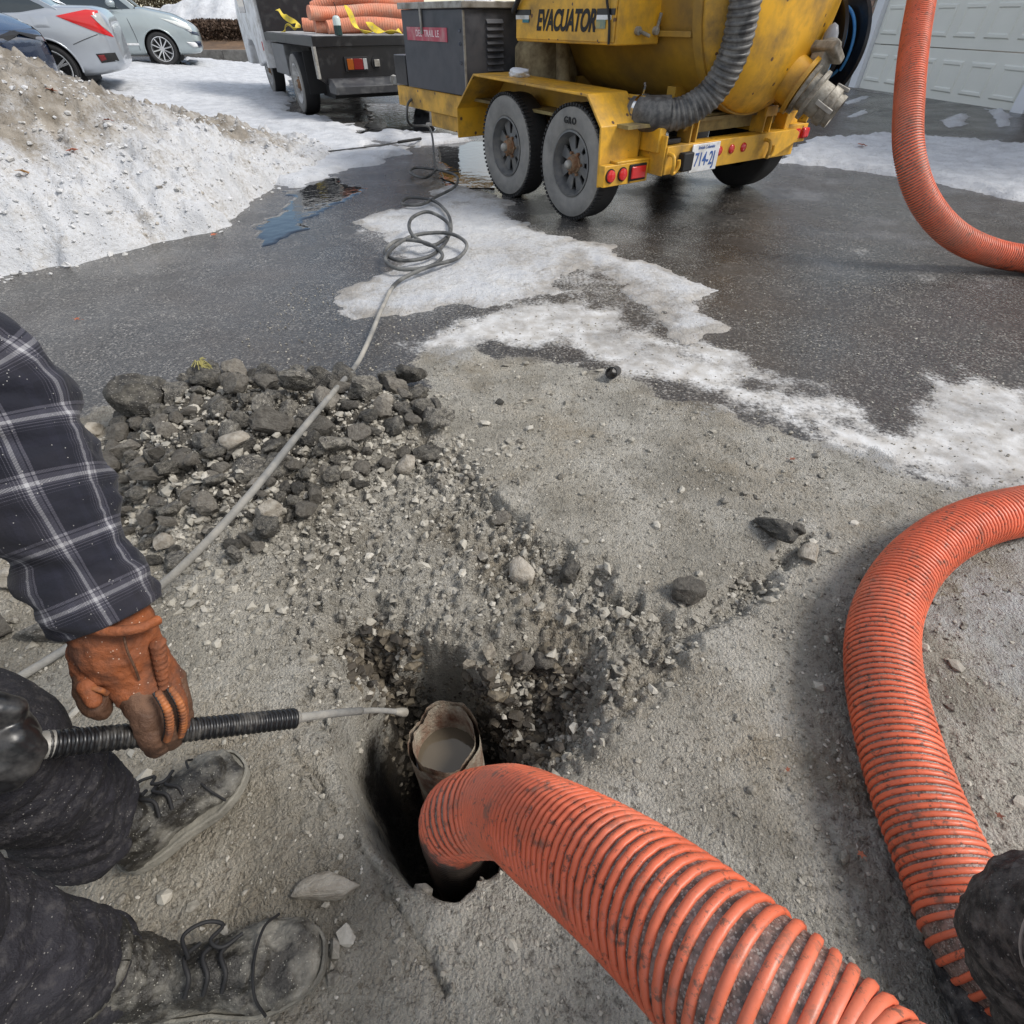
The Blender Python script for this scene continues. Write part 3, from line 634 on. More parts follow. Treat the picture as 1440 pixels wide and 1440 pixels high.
for j in range(2 * m_ - 1):
    for i in range(n): fs.append((j * n + i, j * n + (i + 1) % n, (j + 1) * n + (i + 1) % n, (j + 1) * n + i))
obj('pipe_wall', MB().add(vs, fs), mat('clay_pipe', (.15, .052, .024), .5, dirt=(.40, .36, .28), dirtamt=.60, dscale=18, bump=1.0, bscale=110, var=.4), root, 60)
mb = MB(); c_ = ax * .075; q_ = [c_ + Vector((math.cos(2 * PI * i / 48), math.sin(2 * PI * i / 48), 0)) * (R0 - .008) for i in range(48)]
mb.add(q_ + [p + Vector((0, 0, -.01)) for p in q_], [tuple(range(48)), tuple(range(48, 96))[::-1]] + [(i, 48 + i, 48 + (i + 1) % 48, (i + 1) % 48) for i in range(48)])
obj('water', mb, mat('murky_water', (.10, .082, .058), .04, var=.1), root, 30)

# ------------------------------------------------------------------ suction hose: one run from the tank boom to the hole
def hose_z(u, v): return G(u, v, .078)
HP = [(-.115, .335, -.50), (-.112, .332, -.16), W(648, 1150, 1.0), W(708, 1140, .92), W(772, 1172, .75), W(910, 1268, .56), W(1045, 1388, .46), W(1190, 1530, .40), (.33, -.12, .62), (.50, -.30, .52), (.78, -.48, .25), (.98, -.40, .085), (.93, -.12, .08),
      hose_z(1385, 1335), hose_z(1345, 1252), hose_z(1312, 1180), hose_z(1282, 1105), hose_z(1260, 1035), hose_z(1244, 965), hose_z(1240, 900), hose_z(1254, 842), hose_z(1298, 780), hose_z(1365, 738), hose_z(1440, 718), (2.1, 1.22, .08), (3.0, 1.35, .08), (3.75, 1.95, .08), (3.95, 2.7, .08), (3.65, 3.2, .08),
      G(1440, 364, .08), W(1385, 352, 3.17), W(1335, 325, 3.12), W(1296, 275, 3.05), W(1278, 210, 2.98), W(1279, 130, 2.97), W(1286, 60, 3.0), W(1296, 0, 3.05), W(1318, -120, 3.2), (2.45, 5.2, 2.25), (1.9, 5.6, 2.45), (1.45, 5.65, 2.2)]
path, L = smooth_path(HP, .008)
HR = .0745
hose = thing('suction_hose', 'thick ribbed orange suction hose running from the yellow tank into the dug hole', 'suction hose', (0, 0, 0))
def hose_mats():
    t = NT('hose_rib'); grime = t.ramp(t.noise(28, 7, .7), [(.56, 0.), (.68, 1.)])
    c = t.mix(1., (.74, .150, .068), t.ramp(t.noise(9, 4), [(.3, .72), (.7, 1.1)]), 'MULTIPLY')
    c = t.mix(t.math('MULTIPLY', grime, .8), c, (.13, .085, .06))
    c = t.mix(t.ramp(t.noise(75, 5, .75), [(.56, 0.), (.64, .85)]), c, (.085, .055, .04))
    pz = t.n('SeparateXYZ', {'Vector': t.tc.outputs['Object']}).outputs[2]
    c = t.mix(t.sm(t.math('ADD', pz, t.math('MULTIPLY', t.math('SUBTRACT', t.noise(26, 5, .7), .5), .22)), .06, -.02), c, (.045, .036, .03))  # low end darkened: mud coat, with the hole's shade painted into the colour
    c = t.mix(t.ramp(t.noise(4, 4), [(.45, 0.), (.8, .40)]), c, (.50, .26, .18))
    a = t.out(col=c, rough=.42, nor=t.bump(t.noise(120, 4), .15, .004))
    t = NT('hose_wall'); c = t.mix(t.ramp(t.noise(6, 5), [(.35, 0.), (.65, 1.)]), (.26, .15, .12), (.24, .20, .175))
    c = t.mix(t.ramp(t.noise(60, 5, .7), [(.42, 0.), (.6, .85)]), c, (.05, .038, .03))
    v = t.n('TexVoronoi', {'Vector': t.tc.outputs['Object'], 'Scale': 420.}); f = t.math('MULTIPLY', t.math('LESS_THAN', t.n('SeparateColor', {'Color': v.outputs['Color']}).outputs[0], .38), t.math('LESS_THAN', v.outputs['Distance'], .5))
    c = t.mix(t.math('MULTIPLY', f, .5), c, (.45, .40, .36))
    return a, t.out(col=c, rough=.38, nor=t.bump(t.noise(150, 4), .5, .005))
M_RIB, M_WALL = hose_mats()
pw = path[::2]
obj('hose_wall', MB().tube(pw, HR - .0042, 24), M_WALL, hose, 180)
def helix(name, path, L, pitch, R, pr, m, parent, seg=22, prof=7):
    T, U, V = frames(path); turns = L[-1] / pitch; n = int(turns * seg); s = np.linspace(0, L[-1], n)
    I = lambda A: np.stack([np.interp(s, L, A[:, k]) for k in range(3)], 1)
    C, t_, u_, v_ = I(path), I(T), I(U), I(V); th = 2 * PI * s / pitch
    rad = np.cos(th)[:, None] * u_ + np.sin(th)[:, None] * v_
    ph = np.linspace(0, 2 * PI, prof, endpoint=False)
    vs = C[:, None] + rad[:, None] * (R + .8 * pr * np.cos(ph))[None, :, None] + t_[:, None] * (1.12 * pr * np.sin(ph))[None, :, None]
    a = np.arange(n - 1)[:, None] * prof; k = np.arange(prof)[None]; k2 = (np.arange(prof) + 1)[None] % prof
    f = np.stack([a + k, a + k2, a + prof + k2, a + prof + k], -1).reshape(-1, 4); co = vs.reshape(-1, 3)
    me = bpy.data.meshes.new(name); me.vertices.add(len(co)); me.vertices.foreach_set('co', co.astype(np.float32).ravel())
    me.loops.add(f.size); me.loops.foreach_set('vertex_index', f.astype(np.int32).ravel()); me.polygons.add(len(f))
    me.polygons.foreach_set('loop_start', np.arange(0, f.size, 4, dtype=np.int32)); me.update(calc_edges=True)
    me.polygons.foreach_set('use_smooth', np.ones(len(f), bool)); me.materials.append(m); return link(name, me, parent)
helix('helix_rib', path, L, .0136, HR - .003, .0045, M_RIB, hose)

# ------------------------------------------------------------------ vehicle helpers
YEL = (.74, .40, .028)
M_YEL = mat('yellow_paint', YEL, .38, dirt=(.20, .13, .05), dirtamt=.38, dscale=3.2, var=.12, vscale=3, bump=.06, bscale=14, speck=(.12, .06, .03), sdens=.05, sscale=28)
M_YELD = mat('yellow_paint_grimy', (.56, .32, .03), .42, dirt=(.22, .14, .045), dirtamt=.50, dscale=1.6, var=.2, vscale=2.5, bump=.06, bscale=14)
M_OLIVE = mat('olive_paint', (.30, .235, .085), .5, dirt=(.12, .09, .05), dirtamt=.5, dscale=7)
M_TYRE = mat('tyre_rubber', (.018, .018, .019), .72, bump=.3, bscale=60)
M_SIDE = mat('tyre_sidewall', (.17, .167, .16), .78, dirt=(.27, .262, .245), dirtamt=.6, dscale=7, bump=.35, bscale=70)
M_STEEL = mat('wheel_steel', (.135, .14, .145), .42, .35, dirt=(.24, .23, .21), dirtamt=.35, dscale=14)
M_RUST = mat('rust', (.20, .085, .035), .75, dirt=(.27, .20, .13), dirtamt=.5, dscale=30, bump=.6, bscale=90)
M_GREYM = mat('grey_metal', (.36, .35, .325), .5, .35, dirt=(.17, .15, .12), dirtamt=.4, dscale=12)
M_CAST = mat('cast_alloy', (.40, .38, .33), .55, .25, dirt=(.16, .14, .11), dirtamt=.5, dscale=14, bump=.3, bscale=60)
M_BLKP = mat('black_paint', (.010, .010, .012), .32, dirt=(.04, .038, .036), dirtamt=.15, dscale=5)
M_BOXB = mat('dark_blue_black_steel', (.038, .043, .056), .42, .1, dirt=(.10, .10, .11), dirtamt=.5, dscale=4, var=.3)
M_BLK = mat('matt_black', (.010, .010, .011), .7)
M_RUBB = mat('black_hose_rubber', (.045, .046, .048), .42, dirt=(.20, .195, .185), dirtamt=.45, dscale=14)
M_RED = mat('red_lens', (.55, .018, .02), .15, spec=.7, var=.05)
M_AMB = mat('amber_lens', (.75, .22, .015), .18, spec=.7, var=.05)
M_WHT = mat('white_paint', (.74, .75, .76), .4, dirt=(.4, .38, .34), dirtamt=.3, dscale=5)
M_BLUT = mat('blue_print', (.05, .12, .36), .5)
M_GLASS = mat('tinted_glass', (.03, .04, .045), .04, spec=.8, var=.05)
M_CHROME = mat('chrome', (.65, .66, .67), .12, 1.)
def wheel(root, c, side, R, w, rim, nsp, mt=M_SIDE, mr=M_STEEL, style='steel', hubm=None, lugs=0):
    # c = centre of the outer face, side = +1 if outside looks to local +y
    c = Vector(c); ax = Vector((0, side, 0))
    pr = [(-w, rim * .95), (-w, R * .93), (-w * .94, R * .985), (-w * .8, R), (-w * .2, R), (-w * .06, R * .985), (-.004, R * .945), (.0, R * .90), (.004, R * .80), (-.004, rim * 1.1), (-.014, rim * 1.02), (-.03, rim * .97)]
    tread = MB().lathe(c, ax, pr[:6] + [(-w * .5, rim * .95)], 56, closed=True)
    if lugs:
        for i in range(lugs):
            a = 2 * PI * i / lugs; q = Vector((math.cos(a), 0, math.sin(a))); tread.bar(c + q * (R * .995) + ax * -.055, c + q * (R * .990) + ax * -.004, .016, .016, q)
    ty = obj('tyre', tread, M_TYRE, root, 50)
    obj('sidewall', MB().lathe(c, ax, [(-.03, R * .96)] + [(t, r) for t, r in pr[6:]] + [(-.05, rim * .95)], 56, closed=True), mt, ty, 60)
    rm = obj('rim', MB().lathe(c, ax, [(-.004, rim * 1.03), (-.002, rim * .97), (-.03, rim * .93), (-.05, rim * .86), (-.10, rim * .84), (-.10, rim * .9), (-.03, rim * 1.0)], 48, closed=True), mr, root, 60)
    obj('rim_barrel', MB().lathe(c, ax, [(-.125, .0), (-.125, rim * .9), (-.10, rim * .9), (-.12, .0)], 32), M_BLK, rm)
    sp = MB()
    if style == 'steel':
        sp.lathe(c, ax, [(-.055, .001), (-.055, rim * .40), (-.062, rim * .46), (-.075, rim * .46), (-.075, .001)], 32)
        for i in range(nsp):
            a = 2 * PI * (i + .5) / nsp; q = Vector((math.cos(a), 0, math.sin(a))); s_ = Vector((-math.sin(a), 0, math.cos(a)))
            a0 = c + q * rim * .42 + ax * -.058; a1 = c + q * rim * .90 + ax * -.062; w0 = rim * .115; w1 = rim * .22; th = ax * -.012
            vs = [a0 - s_ * w0, a0 + s_ * w0, a1 + s_ * w1, a1 - s_ * w1]; vs += [p + th for p in vs]
            sp.add(vs, [(0, 1, 2, 3), (7, 6, 5, 4), (0, 4, 5, 1), (1, 5, 6, 2), (2, 6, 7, 3), (3, 7, 4, 0)])
        sp.lathe(c, ax, [(-.058, rim * .86), (-.05, rim * .96), (-.075, rim * .96), (-.075, rim * .86)], 40, closed=True)
        obj('wheel_disc', sp, mr, rm, 35)
        hb = MB().lathe(c, ax, [(-.06, rim * .30), (-.045, rim * .30), (-.04, rim * .26), (-.01, rim * .24), (.0, rim * .20), (.0, .0)], 24)
        for i in range(6):
            a = 2 * PI * i / 6; q = Vector((math.cos(a), 0, math.sin(a))) * rim * .36; hb.cyl(c + q + ax * -.06, c + q + ax * -.035, rim * .055, n=6)
        obj('hub', hb, hubm or M_RUST, rm)
        obj('grease_cap', MB().lathe(c, ax, [(-.0, rim * .15), (.02, rim * .145), (.03, rim * .11), (.034, 0)], 20), M_GREYM, rm, 60)
    else:
        for i in range(nsp):
            a = 2 * PI * i / nsp + .2
            for da in ((-.13, .13) if style == 'split' else (0,)):
                q = Vector((math.cos(a), 0, math.sin(a))); q2 = Vector((math.cos(a + da), 0, math.sin(a + da)))
                sp.bar(c + q * rim * .12 + ax * -.035, c + q2 * rim * .95 + ax * -.012, rim * (.13 if style == 'split' else .10), .02, ax)
        sp.lathe(c, ax, [(-.02, 0.), (-.02, rim * .2), (-.06, rim * .22), (-.06, 0)], 24)
        obj('spokes', sp, mr, rm, 35)
    return ty
# ------------------------------------------------------------------ the yellow vacuum trailer
TRZ = math.radians(124.0); TRO = (.4298, 4.5259, 0)
tr = thing('vacuum_trailer', 'yellow twin axle vacuum excavation trailer with EVACUATOR lettering', 'trailer', TRO, TRZ)
def B(mb, a0, a1, b0, b1, z0, z1): return mb.box(a0, a1, -b1, -b0, z0, z1)
def tp(a, b, z): return Vector((a, -b, z))
for b0 in (.34, 1.72): obj('frame_rail', B(MB(), -.5, 2.86, b0, b0 + .06, .46, .60), M_YEL, tr, bevel=.006)
obj('side_rail', B(MB(), 1.60, 2.86, .03, .10, .47, .635), M_YEL, tr, bevel=.005)
obj('side_rail', B(MB(), 1.60, 2.86, 2.0, 2.07, .47, .635), M_YEL, tr, bevel=.005)
obj('front_beam', B(MB(), 2.86, 2.93, .03, 2.07, .47, .63), M_YEL, tr, bevel=.005)
obj('deck_plate', B(MB(), -.44, 2.85, .10, 1.99, .602, .622), M_OLIVE, tr)
obj('step_box', B(MB(), 1.62, 2.28, .06, .34, .35, .468), M_YEL, tr, bevel=.006)
mb = MB(); mb.bar(tp(2.93, .42, .55), tp(4.75, .99, .52), .08, .10); mb.bar(tp(2.93, 1.68, .55), tp(4.75, 1.11, .52), .08, .10); obj('tow_bar', mb, M_YEL, tr, bevel=.005)
mb = MB(); mb.bar(tp(4.70, 1.05, .53), tp(5.25, 1.05, .50), .11, .09); mb.ball(tp(5.27, 1.05, .50), .06); obj('coupler', mb, M_GREYM, tr)
mb = MB().cyl(tp(4.2, 1.05, .12), tp(4.2, 1.05, .85), .035); mb.cyl(tp(4.2, 1.05, .10), tp(4.2, 1.05, .12), .09); obj('jack', mb, M_GREYM, tr)
# fenders
FEN = [(1.59, .34), (1.59, .56), (1.28, .805), (-.17, .775), (-.335, .615), (-.355, .275)]
def fender(b0, b1):
    mb = MB(); n = len(FEN); inn = []
    for i, (a, z) in enumerate(FEN):
        p = Vector((a, z)); d0 = (p - Vector(FEN[i - 1])).normalized() if i else (Vector(FEN[1]) - p).normalized(); d1 = (Vector(FEN[i + 1]) - p).normalized() if i < n - 1 else d0
        t = (d0 + d1).normalized(); nn = Vector((-t.y, t.x)); k = 1 / max(.5, math.sqrt((1 + d0.dot(d1)) / 2)); inn.append(p + nn * .016 * k)
    vs = [tp(a, b, z) for b in (b0, b1) for a, z in FEN] + [tp(p.x, b, p.y) for b in (b0, b1) for p in inn]
    fs = []
    for i in range(n - 1):
        fs += [(i, i + 1, n + i + 1, n + i), (2 * n + i, 3 * n + i, 3 * n + i + 1, 2 * n + i + 1), (i, 2 * n + i, 2 * n + i + 1, i + 1), (n + i, n + i + 1, 3 * n + i + 1, 3 * n + i)]
    fs += [(0, n, 3 * n, 2 * n), (n - 1, 3 * n - 1, 4 * n - 1, 2 * n - 1)]
    fo = obj('fender', mb.add(vs, fs), M_YEL, tr, 20, bevel=.004)
    return fo
fender(-.04, .31); fender(1.80, 2.15)
obj('inner_panel', B(MB(), -.34, 1.58, .312, .322, .40, .76), M_YELD, tr)
for a in (0.02, .87):
    wheel(tr, tp(a, 0, .355), 1, .355, .21, .20, 8, lugs=72)
    wheel(tr, tp(a, 2.11, .355), -1, .355, .21, .20, 8)
    obj('axle', MB().cyl(tp(a, .12, .355), tp(a, 2.0, .355), .04), M_BLK, tr)
text('tyre_lettering', 'GRO', .055, M_TYRE, tr, Matrix.Translation(tp(.035, -.006, .612)) @ Matrix.Rotation(PI, 4, 'Z') @ Matrix.Rotation(PI / 2, 4, 'X'), 0, .003, .001, 1.25)
# rear lamp boxes, bumper
for (b0, b1, z0, lens) in ((-.05, .36, .285, (0.0, .115, .245)), (1.86, 2.17, .375, (2.12, 2.0, 1.9))):
    hs = obj('lamp_housing', B(MB(), -.42, -.36, b0, b1, z0, z0 + .125), M_YEL, tr, bevel=.004)
zc = .35
for b in (0.005, .115):
    obj('tail_lamp', MB().lathe(tp(-.42, b, zc), (-1, 0, 0), [(0, .043), (.006, .043), (.006, .036), (.0061, 0)], 24), M_BLK, tr)
    obj('lens', MB().lathe(tp(-.427, b, zc), (-1, 0, 0), [(0, .036), (.010, .034), (.014, .02), (.015, 0)], 24), M_RED, tr, 60)
obj('tail_lamp', B(MB(), -.43, -.42, .175, .335, zc - .05, zc + .05), M_BLK, tr, bevel=.02, seg=4)
obj('lens', B(MB(), -.442, -.428, .188, .322, zc - .037, zc + .037), M_RED, tr, bevel=.012, seg=4)
obj('lens', B(MB(), -.442, -.42, 1.90, 2.06, .40, .475), M_RED, tr, bevel=.012, seg=4); obj('lens', B(MB(), -.45, -.39, 2.09, 2.178, .40, .475), M_RED, tr, bevel=.018, seg=4)
obj('bumper_step', B(MB(), -.42, -.34, .06, .37, .41, .425), M_YEL, tr, bevel=.004)
obj('bumper_bracket', B(MB(), -.545, -.30, .365, .38, .33, .56), M_YEL, tr, bevel=.003)
bp = obj('bumper', MB().prism([(-.38, .335), (-1.62, .335), (-1.86, .42), (-1.86, .475), (-1.80, .50), (-.38, .50)], 'x', -.555, -.535), M_YEL, tr, 20, bevel=.004)
obj('bumper_flange', B(MB(), -.535, -.42, .38, 1.82, .487, .498), M_YEL, tr, bevel=.003)
for b in (.92, 1.055, 1.19): obj('marker_lamp', MB().lathe(tp(-.556, b, .432), (-1, 0, 0), [(0, .030), (.008, .028), (.012, .015), (.013, 0)], 20), M_RED, tr, 60)
pl = obj('licence_plate', B(MB(), -.572, -.562, .615, .90, .325, .495), M_WHT, tr, bevel=.004)
RX = Matrix.Rotation(-PI / 2, 4, 'Z') @ Matrix.Rotation(PI / 2, 4, 'X')        # text facing the rear
text('plate_number', '714-2J', .115, M_BLUT, pl, Matrix.Translation(tp(-.573, .757, .398)) @ RX, 0, .001, .0015, 1.0, .72)
text('plate_script', 'British Columbia', .028, M_BLUT, pl, Matrix.Translation(tp(-.573, .757, .472)) @ RX, .15, .001, .0, 1.0, .9)
obj('junction_box', B(MB(), -.61, -.556, .50, .60, .35, .46), M_BLK, tr, bevel=.008)
for b in (.43, 1.47):
    p, _ = smooth_path([tp(-.556, b - .03, .46), tp(-.60, b - .03, .45), tp(-.615, b - .03, .40), tp(-.60, b - .02, .355), tp(-.59, b + .015, .35), tp(-.60, b + .035, .385), tp(-.60, b + .03, .425)], .01)
    obj('tow_hook', MB().tube(p, .012, 10), M_YEL, tr, 60)
mb = MB(); B(mb, -.40, -.36, .78, 1.72, .53, .635); obj('cross_channel', mb, M_OLIVE, tr, bevel=.003)
mb = MB()
for b in (.62, .68): B(mb, -.52, -.40, b, b + .012, .50, .70)
mb.cyl(tp(-.47, .58, .585), tp(-.47, .72, .585), .025); obj('hinge_bracket', mb, M_YELD, tr)
mb = MB()
for b in (1.42, 1.50): B(mb, -.52, -.40, b, b + .012, .50, .66)
B(mb, -.53, -.51, 1.40, 1.53, .60, .66); obj('latch_bracket', mb, M_YEL, tr)
obj('step_block', B(MB(), -.50, -.36, .40, .56, .50, .535), M_BLKP, tr, bevel=.006)
# engine cover
ec = obj('engine_cover', B(MB(), 1.475, 2.60, .0, 1.0, .64, 1.19), M_BOXB, tr, bevel=.008)
obj('cover_lid', B(MB(), 1.45, 2.63, -.02, 1.02, 1.192, 1.235), M_GREYM, tr, bevel=.006)
for k in range(8): obj('louvre', MB().prism([(-.34, .82 + k * .043), (-.34, .85 + k * .043), (-.355, .833 + k * .043)][0:0] or [(1.474, .80 + k * .043), (1.452, .802 + k * .043), (1.474, .828 + k * .043)], 'y', -.38, -.22), M_BOXB, ec, 20)
st = obj('warning_sticker', B(MB(), 1.74, 2.50, -.006, -.001, .985, 1.075), mat('faded_red_sticker', (.42, .055, .09), .5, dirt=(.5, .3, .3), dirtamt=.3, dscale=9), ec)
LX = Matrix.Rotation(PI, 4, 'Z') @ Matrix.Rotation(PI / 2, 4, 'X')             # text facing the left side
text('sticker_lettering', 'DEL  TRAIL LE', .062, mat('pale_print', (.75, .6, .62), .5), st, Matrix.Translation(tp(2.10, -.0065, 1.033)) @ LX, 0, .0005, .001, 1.1, 1.05)
obj('lid_latch', B(MB(), 2.17, 2.20, -.02, -.007, 1.03, 1.20), M_GREYM, ec, bevel=.003)
mb = MB()
for z in (.86, .98, 1.06): mb.cyl(tp(1.52, -.001, z), tp(1.52, -.012, z), .012)
obj('cover_bolts', mb, M_CHROME, ec)
obj('edge_strip', B(MB(), 1.466, 1.474, -.004, .014, .65, 1.18), M_GREYM, ec)
obj('battery_box', B(MB(), 2.66, 2.92, .02, .32, .64, .87), M_BLKP, tr, bevel=.006)
obj('bonnet_stay', MB().cyl(tp(1.47, .72, 1.07), tp(1.02, .30, 1.30), .008), M_GREYM, tr)
# tank and neighbours
TC = (1.21, 1.31); TRD = .67
ax_c = tp(0, TC[0], TC[1])
tk = obj('tank', MB().lathe(ax_c, (-1, 0, 0), [(-1.30, 0), (-1.28, .4), (-1.2, .62), (-1.12, TRD - .01), (.46, TRD - .01)], 72), M_YELD, tr, 50)
obj('tank_ring', MB().lathe(ax_c, (-1, 0, 0), [(.43, TRD - .02), (.43, TRD + .022), (.50, TRD + .022), (.50, TRD - .02)], 72, closed=True), M_YELD, tr, 40)
obj('tank_door', MB().lathe(ax_c, (-1, 0, 0), [(.47, TRD - .02), (.505, TRD + .012), (.53, TRD + .005), (.60, TRD * .90), (.66, TRD * .72), (.70, TRD * .45), (.715, TRD * .2), (.72, 0)], 72), M_YEL, tr, 60)
obj('seam_ledge', MB().bar(tp(1.1, .575, 1.06), tp(-.42, .575, 1.06), .03, .03), M_YELD, tr, bevel=.004)
mb = MB()
for a in (-.2, .9): B(mb, a, a + .08, .75, 1.67, .62, .78)
obj('tank_saddle', mb, M_YELD, tr)
obj('blower_housing', MB().lathe(tp(1.16, .62, .62), (0, 0, 1), [(0, .24), (.05, .27), (.34, .27), (.42, .20), (.5, .19)], 36), mat('beige_grime', (.36, .30, .17), .6, dirt=(.12, .09, .05), dirtamt=.7, dscale=8), tr, 50)
obj('drop_pipe', MB().cyl(tp(.75, .50, .62), tp(.82, .5, 1.05), .06, .05), mat('beige_grime', (0, 0, 0)), tr, 50)
cb = obj('control_box', B(MB(), -.13, 1.00, .20, .58, 1.005, 2.0), M_YEL, tr, bevel=.008)
obj('box_door', B(MB(), -.115, .99, .188, .198, 1.02, 1.98), M_YEL, cb, bevel=.003)
EV = Matrix.Translation(tp(.40, .186, 1.118)) @ LX
text('lettering', 'EVACUATOR', .150, M_BLK, cb, EV, .28, .001, .0052, .95, .765)
mb = MB(); B(mb, .80, .985, .182, .187, 1.15, 1.18); obj('stripe_black', mb, M_BLKP, cb)
mb = MB(); B(mb, -.112, .06, .182, .187, 1.15, 1.18); obj('stripe_black', mb, M_BLKP, cb)
mb = MB(); B(mb, .82, .985, .182, .187, 1.128, 1.15); B(mb, -.08, .06, .182, .187, 1.128, 1.15); obj('stripe_white', mb, M_WHT, cb)
teal = mat('teal_print', (.02, .17, .22), .5, dirt=(.55, .4, .1), dirtamt=.4)
mb = MB(); B(mb, .82, .90, .182, .187, 1.11, 1.128); B(mb, -.03, .06, .182, .187, 1.085, 1.128); obj('stripe_teal', mb, teal, cb)
p, _ = smooth_path([tp(-.02, .17, 1.5), tp(-.03, .17, 1.25), tp(-.075, .175, 1.12), tp(-.085, .178, 1.01)], .03); obj('cable', MB().tube(p, .008, 8), M_BLK, cb, 60)
p, _ = smooth_path([tp(1.0, .17, 1.17), tp(.88, .15, 1.27), tp(.80, .16, 1.45)], .03); obj('cable', MB().tube(p, .018, 8), M_BLK, cb, 60)
mb = MB()
for b in (.37, .53): mb.cyl(tp(-.13, b, 1.075), tp(-.155, b, 1.075), .022); mb.cyl(tp(-.15, b, 1.075), tp(-.17, b + (.08 if b < .5 else 0), 1.05 if b < .5 else 1.16), .010)
obj('door_latch', mb, M_CAST, cb)
# black intake hose on the trailer
ip, iL = smooth_path([tp(-.18, .36, .66), tp(-.38, .36, .665), tp(-.50, .50, .67), tp(-.60, .64, .77), tp(-.68, .68, .95), tp(-.71, .66, 1.15), tp(-.70, .63, 1.4), tp(-.62, .62, 1.75), tp(-.35, .70, 2.1), tp(-.05, .9, 2.15)], .012)
mi = obj('intake_hose', MB().tube(ip, .088, 24), M_RUBB, tr, 180)
helix('hose_rib', ip, iL, .036, .086, .011, M_RUBB, mi, 24, 7)
obj('hose_cuff', MB().tube(smooth_path([tp(-.24, .345, .66), tp(-.38, .36, .665), tp(-.46, .44, .668)], .02)[0], .101, 24), M_RUBB, mi, 50)
mb = MB(); mb.lathe(tp(-.30, .35, .66), (1, .02, 0), [(-.012, .104), (-.012, .110), (.012, .110), (.012, .104)], 28, closed=True); mb.bar(tp(-.30, .33, .77), tp(-.33, .31, .82), .012, .03); obj('hose_clamp', mb, M_CHROME, mi)
# discharge valve
fl = tp(-.66, 1.47, .80); d_ax = Vector((-.80, -.36, -.42)).normalized()
obj('outlet_neck', MB().lathe(fl, d_ax, [(-.16, .14), (.02, .14), (.02, .175), (.05, .175), (.05, .12), (.09, .12)], 36), M_YEL, tr, 40)
vv = obj('discharge_valve', MB().lathe(fl, d_ax, [(.055, .115), (.06, .155), (.085, .155), (.09, .115), (.13, .11), (.135, .15), (.16, .15), (.165, .105), (.24, .105), (.245, .118), (.30, .118), (.31, .10), (.35, .10), (.35, .085), (.26, .08), (.26, 0)], 36), M_CAST, tr, 40)
mb = MB(); q = fl + d_ax * .11; mb.bar(q, q + Vector((.02, -.06, .20)), .13, .10); mb.bar(q + Vector((0, -.05, .19)), q + Vector((.0, -.08, .235)), .20, .16); mb.ball(q + Vector((.0, -.08, .245)), .075, 2, (1, 1, .6)); obj('valve_bonnet', mb, M_CAST, tr, 35, bevel=.012, seg=3)
mb = MB(); side_ = d_ax.cross(Vector((0, 0, 1))).normalized()
for s in (-1, 1): mb.bar(fl + d_ax * .20 + side_ * .115 * s, fl + d_ax * .33 + side_ * .125 * s, .022, .03)
upv = side_.cross(d_ax); mb.bar(fl + d_ax * .24 + upv * .115, fl + d_ax * .33 + upv * .125, .03, .022); obj('cam_lever', mb, M_GREYM, vv, 30, bevel=.004)
obj('support_bar', MB().bar(tp(-.55, 1.85, .66), tp(-.30, 2.45, .94), .05, .018), M_WHT, tr, bevel=.003)
obj('bar_bracket', MB().bar(tp(-.50, 1.93, .53), tp(-.45, 2.12, .76), .07, .02), M_YEL, tr, bevel=.003)
mb = MB(); mb.bar(tp(-.70, 1.55, .99), tp(-.70, 1.74, .97), .10, .035); obj('lamp_shelf', mb, mat('orange_bracket', (.42, .18, .04), .5, dirt=(.2, .1, .05), dirtamt=.5), tr, bevel=.004)
obj('marker_dome', MB().lathe(tp(-.71, 1.63, 1.0), (0, 0, 1), [(0, .05), (.06, .045), (.10, .028), (.115, 0)], 20), mat('grey_plastic', (.33, .34, .36), .35), tr, 60)
# hose reel
rc = tp(-.44, 2.03, .985); ra = Vector((-.35, -1, 0)).normalized()
rl = obj('hose_reel', MB().lathe(rc, ra, [(.10, 0), (.10, .31), (.085, .325), (.07, .31), (.07, .14), (-.09, .14), (-.09, .31), (-.105, .325), (-.12, .31), (-.12, 0)], 48), M_BLKP, tr, 40)
M_BLUH = mat('blue_hose', (.06, .27, .60), .4)
wh = []
for k in range(64 * 3):
    a = 2 * PI * k / 64; r = .20 + .02 * ((k // 128) % 3); u1 = ra.orthogonal().normalized(); u2 = ra.cross(u1); wh.append(rc + ra * (-.06 + .12 * abs(((k / 96) % 2) - 1)) + (u1 * math.cos(a) + u2 * math.sin(a)) * r)
obj('blue_hose', MB().tube(wh, .011, 7), M_BLUH, rl, 60)
p, _ = smooth_path([rc + Vector((-.05, .12, .23)), rc + Vector((-.16, .16, .12)), rc + Vector((-.22, .22, -.08)), rc + Vector((-.24, .32, -.22))], .02); obj('blue_hose', MB().tube(p, .011, 7), M_BLUH, rl, 60)
obj('reel_stand', MB().bar(rc + Vector((.05, .20, 0)), rc + Vector((.05, .22, -.5)), .08, .08), M_YELD, tr)
obj('side_marker', B(MB(), 1.60, 1.625, .0, .05, .385, .47), M_AMB, tr, bevel=.005)
